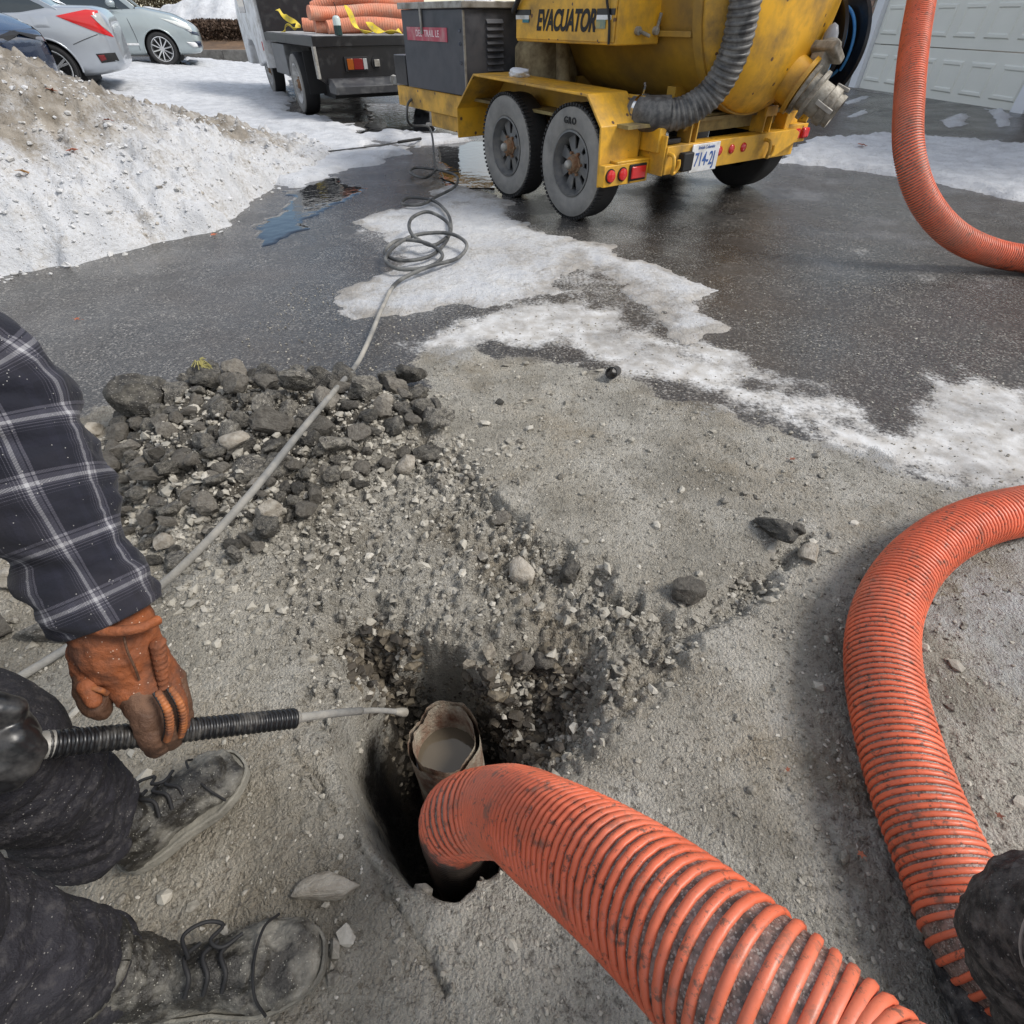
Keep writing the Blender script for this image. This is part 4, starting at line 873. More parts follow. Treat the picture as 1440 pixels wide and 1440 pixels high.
def lump(v, r, label, seed, sq=(1.4, 1, .5)):
    bm = bmesh.new(); bmesh.ops.create_icosphere(bm, subdivisions=3, radius=1)
    for w_ in bm.verts: w_.co *= 1 + .35 * mnoise.fractal(w_.co * 1.6 + Vector((seed, 0, 0)), .8, 2, 4)
    me = bpy.data.meshes.new('snow_lump'); bm.to_mesh(me); bm.free(); me.materials.append(M_LUMP); me.polygons.foreach_set('use_smooth', [True] * len(me.polygons))
    o = link('snow_lump', me); o.scale = (r * sq[0], r * sq[1], r * sq[2]); o.location = v; o.rotation_euler = (0, 0, TRZ); return tag(o, label, 'snow lump')
TM = Matrix.Translation(TRO) @ Matrix.Rotation(TRZ, 4, 'Z')
lump(TM @ tp(.92, .17, .815), .065, 'small heap of melting snow on top of the yellow wheel fender', 3, (1.8, 1.1, .5))
lump(TM @ tp(-.42, .42, .53), .07, 'white snow lump on the bumper beside the black hose', 8, (1, 1, .8))
lump(TM @ tp(2.05, .5, 1.24), .08, 'melting snow patch on the engine cover lid', 12, (2.2, 1.6, .3))

# ------------------------------------------------------------------ black flatbed truck
TKZ = math.radians(119.5)
tk_ = thing('flatbed_truck', 'black flatbed truck with orange hoses on its deck, in front of the trailer', 'truck', (-2.721, 9.604, 0), TKZ)
def K(mb, x0, x1, b0, b1, z0, z1): return mb.box(x0, x1, -b1, -b0, z0, z1)
obj('deck', K(MB(), .0, 3.32, .0, 2.1, .84, .95), M_BLKP, tk_, bevel=.006)
obj('deck_top', K(MB(), .03, 3.28, .03, 2.07, .951, .957), mat('worn_deck', (.20, .20, .20), .6, dirt=(.55, .55, .56), dirtamt=.5, dscale=5), tk_)
obj('rear_panel', MB().prism([(.0, .84), (-2.1, .84), (-2.1, .50), (-1.98, .40), (-.16, .40), (.0, .50)], 'x', .02, .05), M_BLKP, tk_, 20)
obj('side_post', K(MB(), -.005, .10, -.004, .03, .50, .845), M_GREYM, tk_)
obj('bumper_step', MB().prism([(-.18, .50), (-.34, .43), (-.34, .34), (.02, .34), (.02, .50)], 'y', -1.95, -.12), mat('bumper_grey', (.035, .036, .04), .45, dirt=(.1, .1, .1), dirtamt=.3), tk_, 20, bevel=.008)
obj('under_shield', K(MB(), .25, .9, .25, 1.9, .25, .80), M_BLK, tk_)
lp = obj('tail_lamp', K(MB(), -.012, .02, .40, .74, .57, .73), M_BLK, tk_, bevel=.005)
obj('lens', K(MB(), -.024, -.010, .43, .52, .59, .71), mat('dark_amber_lens', (.28, .07, .01), .2), lp, bevel=.004)
obj('lens', K(MB(), -.024, -.010, .525, .66, .59, .71), mat('dark_red_lens', (.16, .01, .012), .2), lp, bevel=.004)
obj('lens', K(MB(), -.024, -.010, .665, .72, .59, .71), mat('clear_lens', (.35, .36, .36), .15), lp, bevel=.004)
sk = obj('trailer_socket', MB().lathe((.02, -.87, .655), (-1, 0, 0), [(0, .075), (.02, .075), (.02, .055), (.03, .05), (.03, 0)], 24), M_BLK, tk_, 50)
obj('socket_cap', MB().box(-.022, -.012, -.91, -.83, .615, .695), M_GREYM, sk, bevel=.006)
pt = obj('licence_plate', K(MB(), -.012, .015, 1.30, 1.62, .585, .745), M_WHT, tk_, bevel=.003)
text('plate_number', '9', .12, M_BLUT, pt, Matrix.Translation((-.013, -1.345, .665)) @ RX, 0, .001, .003)
obj('hitch', MB().bar((.3, -1.05, .36), (-.30, -1.05, .36), .10, .10), M_BLK, tk_)
wheel(tk_, (1.22, .06, .375), 1, .375, .24, .24, 10, M_SIDE, mat('white_wheel', (.55, .55, .54), .5, dirt=(.2, .19, .18), dirtamt=.4))
wheel(tk_, (1.22, -2.16, .375), -1, .375, .24, .24, 10, M_SIDE, mat('white_wheel', (0, 0, 0)))
wheel(tk_, (4.66, -.16, .375), 1, .375, .22, .24, 10, M_SIDE, mat('white_wheel', (0, 0, 0)))
wheel(tk_, (4.66, -1.94, .375), -1, .375, .22, .24, 10, M_SIDE, mat('white_wheel', (0, 0, 0)))
for b in (.62, 1.42): obj('frame_rail', K(MB(), .2, 5.4, b, b + .07, .56, .74), M_BLK, tk_)
obj('mud_flap', K(MB(), .72, .735, .0, .42, .28, .78), M_BLK, tk_)
obj('tool_locker', K(MB(), 2.1, 3.1, .03, .45, .42, .82), mat('locker_grey', (.11, .115, .12), .45, dirt=(.25, .25, .25), dirtamt=.4), tk_, bevel=.008)
obj('headboard', K(MB(), 3.32, 3.38, .0, 2.1, .84, 1.75), M_BLKP, tk_, bevel=.006)
obj('cab', MB().prism([(3.5, .55), (3.5, 2.05), (4.6, 2.15), (5.35, 1.35), (5.5, 1.2), (5.5, .45), (5.1, .45), (5.05, .72), (4.9, .82), (4.45, .82), (4.28, .72), (4.22, .45)], 'y', -2.08, .05), M_WHT, tk_, 25, bevel=.03, seg=3)
obj('cab_window', MB().box(4.3, 4.95, .045, .058, 1.2, 1.75), M_GLASS, tk_, bevel=.004)
obj('side_skirt', K(MB(), 3.42, 3.50, -.045, .35, .46, 1.9), M_WHT, tk_, bevel=.01)
obj('side_reflector', K(MB(), 3.44, 3.47, -.055, -.045, .70, .82), M_RED, tk_)
TKM = Matrix.Translation(tk_.location) @ Matrix.Rotation(TKZ, 4, 'Z')
# hoses, straps and jar lying on the deck
M_OLDH = mat('old_orange_hose', (.66, .225, .125), .55, dirt=(.50, .30, .22), dirtamt=.45, dscale=5, rnd=.08)
deck_h = [([(.55, -.42, .085), (.54, -.6, .09), (.47, -1.2, .09), (.42, -2.1, .09)], .080, 'lowest front orange hose lying across the truck deck'),
          ([(.95, -.30, .085), (.92, -.5, .09), (.85, -1.2, .09), (.80, -2.1, .09)], .080, 'orange hose behind the lowest one on the truck deck'),
          ([(.80, -.22, .235), (.78, -.45, .235), (.68, -1.2, .235), (.62, -2.1, .235)], .080, 'orange hose resting on the two lower hoses, its blunt end to the left'),
          ([(1.55, -.30, .085), (1.5, -.7, .09), (1.35, -1.3, .09), (1.25, -2.1, .09)], .080, 'rear orange hose low on the truck deck'),
          ([(1.35, -.42, .28), (1.22, -.75, .37), (1.0, -1.2, .385), (.95, -2.1, .385)], .080, 'topmost orange hose slanting over the stack on the truck')]
for pts, r, lab in deck_h:
    p, l_ = smooth_path([Vector(q) for q in pts], .02); p = p + [0, 0, .957]; p[:, 0] += .10 * np.sin(p[:, 1] * 2.6 + p[0, 0] * 5); p[:, 2] += .018 * np.sin(p[:, 1] * 4.3 + p[0, 0] * 9)
    ths = thing('deck_hose', lab, 'hose', TKM @ Vector(p[0]), TKZ, 'orange hoses on the truck deck'); pl_ = p - p[0]
    obj('hose_body', MB().tube(pl_, r, 20), M_OLDH, ths, 40); helix('hose_rib', pl_, l_, .035, r - .001, .006, M_OLDH, ths, 16, 5)
M_STRAP = mat('yellow_webbing', (.66, .50, .03), .7, dirt=(.35, .3, .15), dirtamt=.3, dscale=20)
def strap(pts, wd, label):
    p, _ = smooth_path(pts, .02); T, U, V = frames(p); mb = MB(); n = len(p); vs = []
    for i in range(n):
        tw = .9 * math.sin(i * .25); a = U[i] * math.cos(tw) + V[i] * math.sin(tw); b = np.cross(T[i], a)
        vs += [p[i] + a * wd / 2 + b * .003, p[i] - a * wd / 2 + b * .003, p[i] - a * wd / 2 - b * .003, p[i] + a * wd / 2 - b * .003]
    fs = [(i * 4 + k, i * 4 + (k + 1) % 4, i * 4 + 4 + (k + 1) % 4, i * 4 + 4 + k) for i in range(n - 1) for k in range(4)] + [(0, 1, 2, 3), (4 * n - 1, 4 * n - 2, 4 * n - 3, 4 * n - 4)]
    o = obj('ratchet_strap', mb.add(vs, fs), M_STRAP, smooth=50); o.location = TKM @ Vector((0, 0, .958)); o.rotation_euler = (0, 0, TKZ); return tag(o, label, 'strap', 'yellow straps on the truck deck')
strap([(2.0, -.06, .01), (1.75, -.10, .09), (1.55, -.16, .05), (1.7, -.25, .10), (1.9, -.16, .16), (2.25, -.10, .27)], .075, 'yellow strap knotted at the left front corner of the truck deck')
strap([(.28, -.62, .30), (.24, -.66, .22), (.2, -.70, .09), (.16, -.80, .03), (.2, -.9, .02)], .075, 'yellow strap hanging over the hose behind the small jar')
strap([(.30, -.92, .13), (.16, -.98, .05), (.12, -1.1, .03), (.14, -1.28, .02), (.2, -1.36, .03)], .085, 'yellow strap folded on the deck edge right of the jar')
jr = thing('sample_jar', 'small clear jar of dark liquid standing on the truck deck edge', 'jar', TKM @ Vector((.06, -.40, .957)), TKZ)
obj('jar_glass', MB().lathe((0, 0, 0), (0, 0, 1), [(.10, .052), (.17, .052), (.19, .04), (.20, .02), (.20, 0)], 20), mat('jar_glass', (.52, .60, .58), .15), jr, 50)
obj('jar_liquid', MB().lathe((0, 0, 0), (0, 0, 1), [(0, .05), (.0, .053), (.10, .053), (.10, .0)], 20), mat('dark_green_liquid', (.02, .045, .045), .15), jr, 50)
obj('wire_handle', MB().tube(smooth_path([(0, 0, .19), (.0, -.02, .27), (0, .0, .33)], .02)[0], .005, 6), M_BLK, jr)

# ------------------------------------------------------------------ cars
def car(name, label, loc, rz, paint, L_, Wd, belt, hood, roof, wb, fo, R, rear_cut, spoke, nsp, trunk, sx=1.0):
    t = thing(name, label, 'car', loc, rz); xr, xf = -L_ / 2, L_ / 2; xw0 = xf - fo - wb; xw1 = xf - fo
    ws = np.array([xr, xr + .03, xr + .12, xr + .3, xr + .7, xw0 + .5, 0, xw1 - .6, xw1, xf - .5, xf - .22, xf - .07, xf])
    st = np.unique(np.concatenate([ws, np.linspace(xr, xf, 44)])); nx = len(st)
    def hw(x): return Wd / 2 * (1 - .16 * (abs(x) / (L_ / 2)) ** 4.5 - .40 * sstep(L_ / 2 - .16, L_ / 2 + .05, abs(x)) * .55)
    def top(x): return np.interp(x, [xr, xr + .05, xr + .2, xr + .75, xr + 1.2, xw1 - .75, xw1 - .2, xf - .45, xf - .12, xf], [trunk - .22, trunk - .05, trunk, trunk + .01, belt, belt - .02, hood + .02, hood - .10, hood - .26, hood - .38])
    def bot(x): return np.interp(x, [xr, xr + .1, xr + .5, xf - .5, xf - .1, xf], [.36, .26, .20, .19, .22, .30])
    pr = [(0, .0, 0), (.75, .0, 0), (.95, .05, 1), (.985, .25, 1), (1.0, .55, 1), (.985, .78, 1), (.955, .92, 1), (.90, .985, 1), (.70, 1.0, 1), (.35, 1.012, 1), (0, 1.018, 1)]
    def ring(x):
        h, b0, b1 = hw(x), bot(x), top(x); r = [(h * a, b0 + (b1 - b0) * c) for a, c, _ in pr]
        return [(x, y, z) for y, z in r] + [(x, -y, z) for y, z in r[-2:0:-1]]
    vs = []; 
    for x in st: vs += ring(x)
    m = len(pr) * 2 - 2; fs = [(i * m + k, i * m + (k + 1) % m, (i + 1) * m + (k + 1) % m, (i + 1) * m + k) for i in range(nx - 1) for k in range(m)]
    fs += [tuple(range(m))[::-1], tuple(range((nx - 1) * m, nx * m))]
    body = obj('body', MB().add(vs, fs), paint, t, 180); ss = body.modifiers.new('s', 'SUBSURF'); ss.levels = ss.render_levels = 2; bpy.context.view_layer.update(); bake(body)
    bm = bmesh.new(); bm.from_mesh(body.data); RA = R * 1.16
    for xw in (xw0, xw1):
        ins = {v for v in bm.verts if abs(v.co.y) > Wd * .27 and math.hypot(v.co.x - xw, v.co.z - R) < RA}
        bmesh.ops.delete(bm, geom=[f for f in bm.faces if all(v in ins for v in f.verts)], context='FACES')
        for v in bm.verts:
            dx, dz = v.co.x - xw, v.co.z - R; q = math.hypot(dx, dz)
            if abs(v.co.y) > Wd * .27 and 1e-4 < q < RA: v.co.x = xw + dx / q * RA; v.co.z = R + dz / q * RA
    bm.to_mesh(body.data); bm.free(); body.data.polygons.foreach_set('use_smooth', [True] * len(body.data.polygons))
    def side(x, z):
        b0, b1 = bot(x), top(x); c = (z - b0) / (b1 - b0); return float(hw(x) * np.interp(c, [p[1] for p in pr[1:]], [p[0] for p in pr[1:]]))
    for xw in (xw0, xw1): obj('wheel_well', MB().box(xw - R * 1.12, xw + R * 1.12, -Wd / 2 + .24, Wd / 2 - .24, R * .3, R * 2.1), M_BLK, t)
    for x in (xw0, xw1):
        for s in (1, -1): wheel(t, (x, s * (Wd / 2 - .035), R), s, R, .2, R * .70, nsp, M_TYRE, mat('alloy_rim', (.62, .63, .64), .25, .8), spoke)
    for xw in (xw0, xw1):
        for s_ in (1, -1):
            ar = []
            for a_ in np.linspace(-.15, PI + .15, 26):
                x_, z_ = xw + RA * math.cos(a_), R + RA * math.sin(a_); ar.append((x_, s_ * (side(x_, max(z_, bot(x_) + .03)) - .012), z_))
            obj('arch_lip', MB().tube(ar, .016, 8), paint, t, 60)
    def patch(nm, poly, mm, s, off=.006, n=5):       # panel lying on the body side, polygon in (x, z)
        mb = MB(); po = np.array(poly); c = po.mean(0); vs = []; k = len(po); ring_ = []
        den = np.concatenate([np.linspace(po[i], po[(i + 1) % k], n, endpoint=False) for i in range(k)]); N = len(den)
        for f in (1., .66, .33):
            q = c + (den - c) * f; vs += [(x, s * (side(x, z) + off * (1 if f < 1 else .3)), z) for x, z in q]
        vs.append((c[0], s * (side(*c) + off), c[1])); fs = []
        for j in range(2): fs += [(j * N + i, j * N + (i + 1) % N, (j + 1) * N + (i + 1) % N, (j + 1) * N + i) for i in range(N)]
        fs += [(2 * N + i, 2 * N + (i + 1) % N, 3 * N) for i in range(N)]
        return obj(nm, mb.add(vs, fs), mm, t, 40)
    def seam(nm, line, s, r=.006, mm=M_BLK):
        p, _ = smooth_path([(x, s * (side(x, z) + .0), z) for x, z in line], .04); return obj(nm, MB().tube(p, r, 5), mm, t)
    # greenhouse
    gx = [xr + rear_cut, xr + rear_cut + .75, xr + rear_cut + 1.6, xw1 - .95, xw1 - .28]; gz = [0, 1., 1.02, .96, 0]
    bx = np.linspace(gx[0], gx[-1], 24); hz = np.interp(bx, gx, gz); vs = []; bw = Wd / 2 * .90; rw = Wd / 2 * .66
    for x, f in zip(bx, hz):
        zt = belt + (roof - belt) * f; b0 = belt - .04; w0 = min(bw, hw(x) * .92); w1 = w0 + (rw - w0) * f
        vs += [(x, w0, b0), (x, w0 * .995, b0 + .02), (x, w1, zt - .03 * f), (x, w1 * .8, zt), (x, -w1 * .8, zt), (x, -w1, zt - .03 * f), (x, -w0 * .995, b0 + .02), (x, -w0, b0)]
    fs = [(i * 8 + k, i * 8 + (k + 1) % 8, i * 8 + 8 + (k + 1) % 8, i * 8 + 8 + k) for i in range(23) for k in range(8)] + [tuple(range(8))[::-1], tuple(range(23 * 8, 24 * 8))]
    obj('window_glass', MB().add(vs, fs), M_GLASS, t, 35)
    rb = MB(); I = [i for i in range(24) if hz[i] > .9]; vs = []
    for i in I: vs += [(bx[i], rw * 1.02, roof - .05), (bx[i], rw * .75, roof + .025), (bx[i], -rw * .75, roof + .025), (bx[i], -rw * 1.02, roof - .05)]
    k = len(I); fs = [(j * 4 + a, j * 4 + (a + 1) % 4, j * 4 + 4 + (a + 1) % 4, j * 4 + 4 + a) for j in range(k - 1) for a in range(4)] + [(0, 1, 2, 3), (4 * k - 1, 4 * k - 2, 4 * k - 3, 4 * k - 4)]
    obj('roof_panel', rb.add(vs, fs), paint, t, 40)
    for s in (1, -1):
        for xa, xb in ((gx[0] + .05, gx[1]), (gx[4] - .03, gx[3] + .02), ((gx[1] + gx[3]) / 2 + .05, (gx[1] + gx[3]) / 2)):
            pil = MB().bar((xa, s * (min(bw, hw(xa) * .92) + .004), belt - .03), (xb, s * (rw + .01), roof - .03), .10, .03, (0, 1, 0)); obj('pillar', pil, paint, t, bevel=.008)
    return t, side, patch, seam, (xr, xf, xw0, xw1), top
M_SILV = mat('silver_blue_paint', (.40, .43, .47), .28, .45, var=.03, coat=.6)
M_SILG = mat('silver_green_paint', (.37, .42, .43), .3, .4, var=.03, coat=.6)
M_NAVY = mat('dark_blue_paint', (.012, .022, .05), .2, .2, var=.03, coat=.8)
hd = math.radians(201.5); f_ = Vector((math.cos(hd), math.sin(hd), 0)); l_v = Vector((-f_.y, f_.x, 0))
cc = Vector((-7.57, 11.43, 0)) - l_v * .87 + f_ * (2.31 - 1.0)
cv, side, patch, seam, (xr, xf, xw0, xw1), top = car('parked_car', 'silver sedan with red wedge tail lamp parked behind the snow pile', (cc.x, cc.y, .19), hd, M_SILV, 4.62, 1.80, 1.03, .95, 1.42, 2.70, .90, .325, .62, 'split', 5, 1.08)
for s in (1, -1):
    lampp = patch('tail_lamp', [(xr + .70, .965), (xr + .26, 1.04), (xr + .10, 1.03), (xr + .12, .93), (xr + .02, .70), (xr + .28, .79)], M_RED, s, .02)
    patch('reverse_lamp', [(xr + .235, .99), (xr + .085, 1.0), (xr + .03, .74), (xr + .11, .82)], mat('clear_lens', (.35, .36, .36), .15), s, .03)
    seam('door_seam', [(xw0 + .62, 1.01), (xw0 + .60, .8), (xw0 + .52, .62), (xw0 + .46, .40)], s, .005)
    seam('bumper_seam', [(xr + .62, .62), (xr + .40, .69), (xr + .22, .74)], s, .004)
    patch('fuel_door' if s > 0 else 'side_badge', [(xr + 1.06, .97), (xr + .84, .965), (xr + .83, .83), (xr + 1.04, .83)], M_SILV, s, .005) if s > 0 else None
    hdl = patch('door_handle', [(xw0 + 1.0, .965), (xw0 + .68, .955), (xw0 + .70, .92), (xw0 + .98, .925)], M_SILV, s, .035)
    patch('bumper_insert', [(xr + .36, .50), (xr + .08, .51), (xr + .07, .40), (xr + .33, .38)], M_BLK, s, .004); patch('reflector', [(xr + .34, .485), (xr + .24, .49), (xr + .23, .42), (xr + .32, .40)], mat('dark_red_lens', (.10, .008, .01), .2), s, .008)
    seam('sill_trim', [(xw0 + .5, .31), (0, .31), (xw1 - .5, .31)], s, .012, M_BLKP)
hd2 = math.radians(22.5); f2 = Vector((math.cos(hd2), math.sin(hd2), 0)); l2 = Vector((-f2.y, f2.x, 0))
cc2 = Vector((-8.26, 16.59, 0)) + l2 * .86 - f2 * (2.2 - .88)
pv, side, patch, seam, (xr, xf, xw0, xw1), top = car('parked_car', 'pale silver green hatchback facing right, parked farthest back', (cc2.x, cc2.y, .27), hd2, M_SILG, 4.4, 1.78, 1.04, 1.02, 1.58, 2.70, .90, .315, .1, 'plain', 10, 1.1)
for s in (1, -1):
    patch('headlamp', [(xf - .75, .86), (xf - .42, .80), (xf - .15, .70), (xf - .13, .62), (xf - .42, .72)], mat('clear_lamp', (.62, .64, .62), .12), s, .012)
    seam('door_seam', [(xw1 - .55, 1.0), (xw1 - .50, .8), (xw1 - .46, .5), (xw1 - .47, .3)], s, .005)
    patch('sill_strip', [(xw1 - .45, .43), (xw1 - 1.6, .42), (xw1 - 1.6, .39), (xw1 - .45, .39)], M_WHT, s, .012)
    patch('fog_lamp', [(xf - .34, .44), (xf - .08, .42), (xf - .10, .34), (xf - .22, .34)], M_WHT, s, .02); patch('lower_grille', [(xf - .15, .45), (xf - .02, .44), (xf - .02, .34), (xf - .10, .33)], M_NAVY, s, .03)
    mir = obj('wing_mirror', MB().ball((xw1 - .72, s * .99, 1.10), .12, 2, (.8, .9, .55)).bar((xw1 - .70, s * .86, 1.05), (xw1 - .72, s * .95, 1.07), .08, .04), M_SILG, pv, 60)
    patch('grille_slot', [(xf - .30, .66), (xf - .03, .60), (xf - .02, .54), (xf - .1, .56)], M_NAVY, s, .01)
hd3 = math.radians(8)
nv, side, patch, seam, (xr, xf, xw0, xw1), top = car('parked_car', 'dark blue car nose at the left edge, above the snow pile', (-8.75, 9.05, .26), hd3, M_NAVY, 4.6, 1.82, 1.06, 1.03, 1.6, 2.7, .9, .34, .1, 'plain', 10, 1.1)
for s in (1, -1):
    patch('grille', [(xf - .20, .80), (xf - .02, .72), (xf - .01, .48), (xf - .16, .50)], M_BLK, s, .015); patch('headlamp', [(xf - .62, .92), (xf - .25, .84), (xf - .2, .76), (xf - .5, .82)], mat('clear_lamp', (0, 0, 0)), s, .012)

# ------------------------------------------------------------------ garage on the right
gd = np.array([7.08 - 6.72, 9.35 - 13.17]); GW = float(np.hypot(*gd)); GZ = math.atan2(gd[1], gd[0])
ga = thing('garage', 'brick house front with a white panelled garage door in white trim', 'garage', (6.72, 13.17, .12), GZ)
M_BRICK = mat('brick_face', (.30, .165, .115), .8, dirt=(.44, .36, .30), dirtamt=.5, dscale=3, bump=.4, bscale=60, rnd=.35)
M_MORT = mat('mortar', (.36, .34, .31), .9, bump=.3, bscale=80); M_DOOR = mat('garage_door_paint', (.76, .765, .71), .45, var=.04, vscale=2); M_TRIM = mat('white_trim', (.74, .76, .80), .5, var=.04)
obj('wall', MB().box(-3.5, -.24, .10, .40, -.05, 3.6).box(GW + .24, GW + 4, .10, .40, -.05, 3.6).box(-.24, GW + .24, .10, .4, 2.95, 3.6), M_MORT, ga)
obj('roof', MB().prism([(-.5, 3.60), (-.5, 3.68), (3.5, 5.4), (7.5, 3.68), (7.5, 3.6)], 'x', -3.9, GW + 4.4), mat('roof_shingle', (.06, .055, .055), .9), ga)
obj('side_wall', MB().box(-3.5, -3.2, .4, 7., -.05, 3.6).box(GW + 3.7, GW + 4, .4, 7., -.05, 3.6), M_MORT, ga)
obj('plinth', MB().box(-3.5, -.24, .06, .10, -.05, .22).box(GW + .24, GW + 4, .06, .10, -.05, .22), mat('concrete', (.30, .29, .27), .85, dirt=(.16, .15, .14), dirtamt=.5), ga, bevel=.01)
obj('door_sill', MB().box(-.22, GW + .22, -.12, .22, -.06, .012), mat('concrete', (0, 0, 0)), ga, bevel=.01)
for x0, x1 in ((-.24, -.012), (GW + .012, GW + .24)): obj('door_trim', MB().box(x0, x1, -.02, .20, .0, 2.95), M_TRIM, ga, bevel=.008)
obj('door_trim', MB().box(-.24, GW + .24, -.022, .20, 2.64, 2.95), M_TRIM, ga, bevel=.008)
bme = meshdata('brick', *(lambda b: (b.v, b.f))(MB().box(-.125, .125, -.012, .02, -.040, .040)), M_BRICK)
def brick_run(x0, n, z0, rows, right=False):
    for r in range(rows):
        for i in range(n):
            x = x0 + (i + (.5 if r % 2 else 0)) * .265
            if (not right and x + .125 > -.245) or (right and x - .125 < GW + .243): continue
            o = link('brick', bme, ga); o.location = (x + random.uniform(-.004, .004), .088 + random.uniform(-.003, .003), z0 + r * .093); o.scale = (1, 1, random.uniform(.96, 1.03))
brick_run(-1.95, 7, .275, 25); brick_run(GW + .38, 6, .275, 20, True)
SECH = .655
for r in range(4):
    se = obj('door_section', MB().box(0, GW, .06, .10, r * SECH + .006, (r + 1) * SECH - .006), M_DOOR, ga, bevel=.004)
    nP = 6; pwid = GW / nP
    for c in range(nP):
        x0, x1 = c * pwid + .075, (c + 1) * pwid - .075; z0, z1 = r * SECH + .13, (r + 1) * SECH - .13
        v = [(x0, .06, z0), (x1, .06, z0), (x1, .06, z1), (x0, .06, z1), (x0 + .018, .042, z0 + .018), (x1 - .018, .042, z0 + .018), (x1 - .018, .042, z1 - .018), (x0 + .018, .042, z1 - .018), (x0 + .05, .042, z0 + .05), (x1 - .05, .042, z0 + .05), (x1 - .05, .042, z1 - .05), (x0 + .05, .042, z1 - .05), (x0 + .065, .054, z0 + .065), (x1 - .065, .054, z0 + .065), (x1 - .065, .054, z1 - .065), (x0 + .065, .054, z1 - .065), ]
        f = [(k * 4 + i, k * 4 + (i + 1) % 4, k * 4 + 4 + (i + 1) % 4, k * 4 + 4 + i) for k in range(3) for i in range(4)] + [(12, 13, 14, 15), (3, 2, 1, 0)]
        obj('door_panel', MB().add(v, f), M_DOOR, se, 20)
# ------------------------------------------------------------------ far side: kerb, soil bed, hedges, snow bank
kx = np.arange(-18, -2.9, .15)
obj_k = MB()
for k in range(9):
    x = -14.5 + k * 1.25; obj_k.box(x, x + 1.235, 19.9, 20.05, .1, .46)
link('kerb', meshdata('kerb', obj_k.v, obj_k.f, mat('concrete', (0, 0, 0))), kind='structure')
Xb, Yb = np.meshgrid(np.arange(-18, -2, .12), np.arange(20.0, 30, .12))
Zb = np.interp(Yb, [20, 20.3, 21.6, 24, 30], [.40, .46, .62, .95, 1.25]) + .05 * fbm(Xb, Yb, 1.5, 4, 400)
link('soil_bank', gridmesh('soil_bank', Xb, Yb, Zb, mat('bare_soil', (.17, .105, .06), .9, dirt=(.09, .06, .04), dirtamt=.5, dscale=3, bump=.6, bscale=20)), kind='structure')
Xs, Ys = np.meshgrid(np.arange(-18, -2, .08), np.arange(22.6, 27.5, .08))
hs_ = .85 * np.exp(-((Ys - 24.6) / 1.0) ** 2) * (.75 + .55 * fbm(Xs, Ys, .5, 3, 420)) + .10 * fbm(Xs, Ys, 2.5, 4, 410) - .12
sb = link('snow_bank', gridmesh('snow_bank', Xs, Ys, np.interp(Ys, [20, 20.3, 21.6, 24, 30], [.40, .46, .62, .95, 1.25]) + hs_, M_SNOW, attrs=dict(dirt=np.full(Xs.shape, .02)), keep=hs_ > -.04))
tag(sb, 'long white snow bank behind the low brown hedge', 'snow bank')
def hedge(name, label, x0, x1, yc, zb, h_, w_, n, m, mt, seed):
    r_ = np.random.default_rng(seed); rt = thing(name, label, 'hedge', ((x0 + x1) / 2, yc, zb))
    L2 = (x1 - x0) / 2; p = np.stack([r_.uniform(-L2, L2, n), r_.normal(0, w_ * .42, n), h_ * r_.random(n) ** .8], 1)
    p[:, 2] *= 1 + .22 * fbm(p[:, 0] + 7, p[:, 1], 1.1, 3, seed); a = r_.normal(0, 1, (n, 3)); b = r_.normal(0, 1, (n, 3)); a /= np.linalg.norm(a, axis=1)[:, None]; b -= a * (a * b).sum(1)[:, None]; b /= np.linalg.norm(b, axis=1)[:, None]
    s = r_.uniform(.02, .05, (n, 1)); v = np.stack([p - a * s, p - b * s * .5, p + a * s, p + b * s * .5], 1).reshape(-1, 3); f = np.arange(4 * n).reshape(-1, 4)
    me = bpy.data.meshes.new('foliage'); me.from_pydata(v.tolist(), [], f.tolist()); me.materials.append(m); link('foliage', me, rt, kind='stuff')
    tw = MB()
    for i in range(int(L2 * 40)):
        x = r_.uniform(-L2, L2); y = r_.normal(0, w_ * .2); tw.cyl((x, y, -.15), (x + r_.normal(0, .15), y + r_.normal(0, .12), h_ * r_.uniform(.6, 1.05)), .010, .004, 5)
    obj('stem', tw, mt, rt, kind='stuff')
M_HB = mat('brown_leaves', (.075, .045, .028), .8, rnd=0, var=.5, vscale=5); M_TW = mat('twig', (.09, .065, .045), .85)
hedge('hedge', 'low brown winter hedge between the soil bank and the snow bank', -13.5, -5., 21.9, .60, .46, .55, 42000, M_HB, M_TW, 1)
hedge('hedge', 'taller olive brown shrubbery behind the snow bank', -15, -3.5, 27.2, 1.05, 1.5, 1.0, 60000, mat('olive_leaves', (.10, .075, .035), .8, var=.5, vscale=5), M_TW, 2)

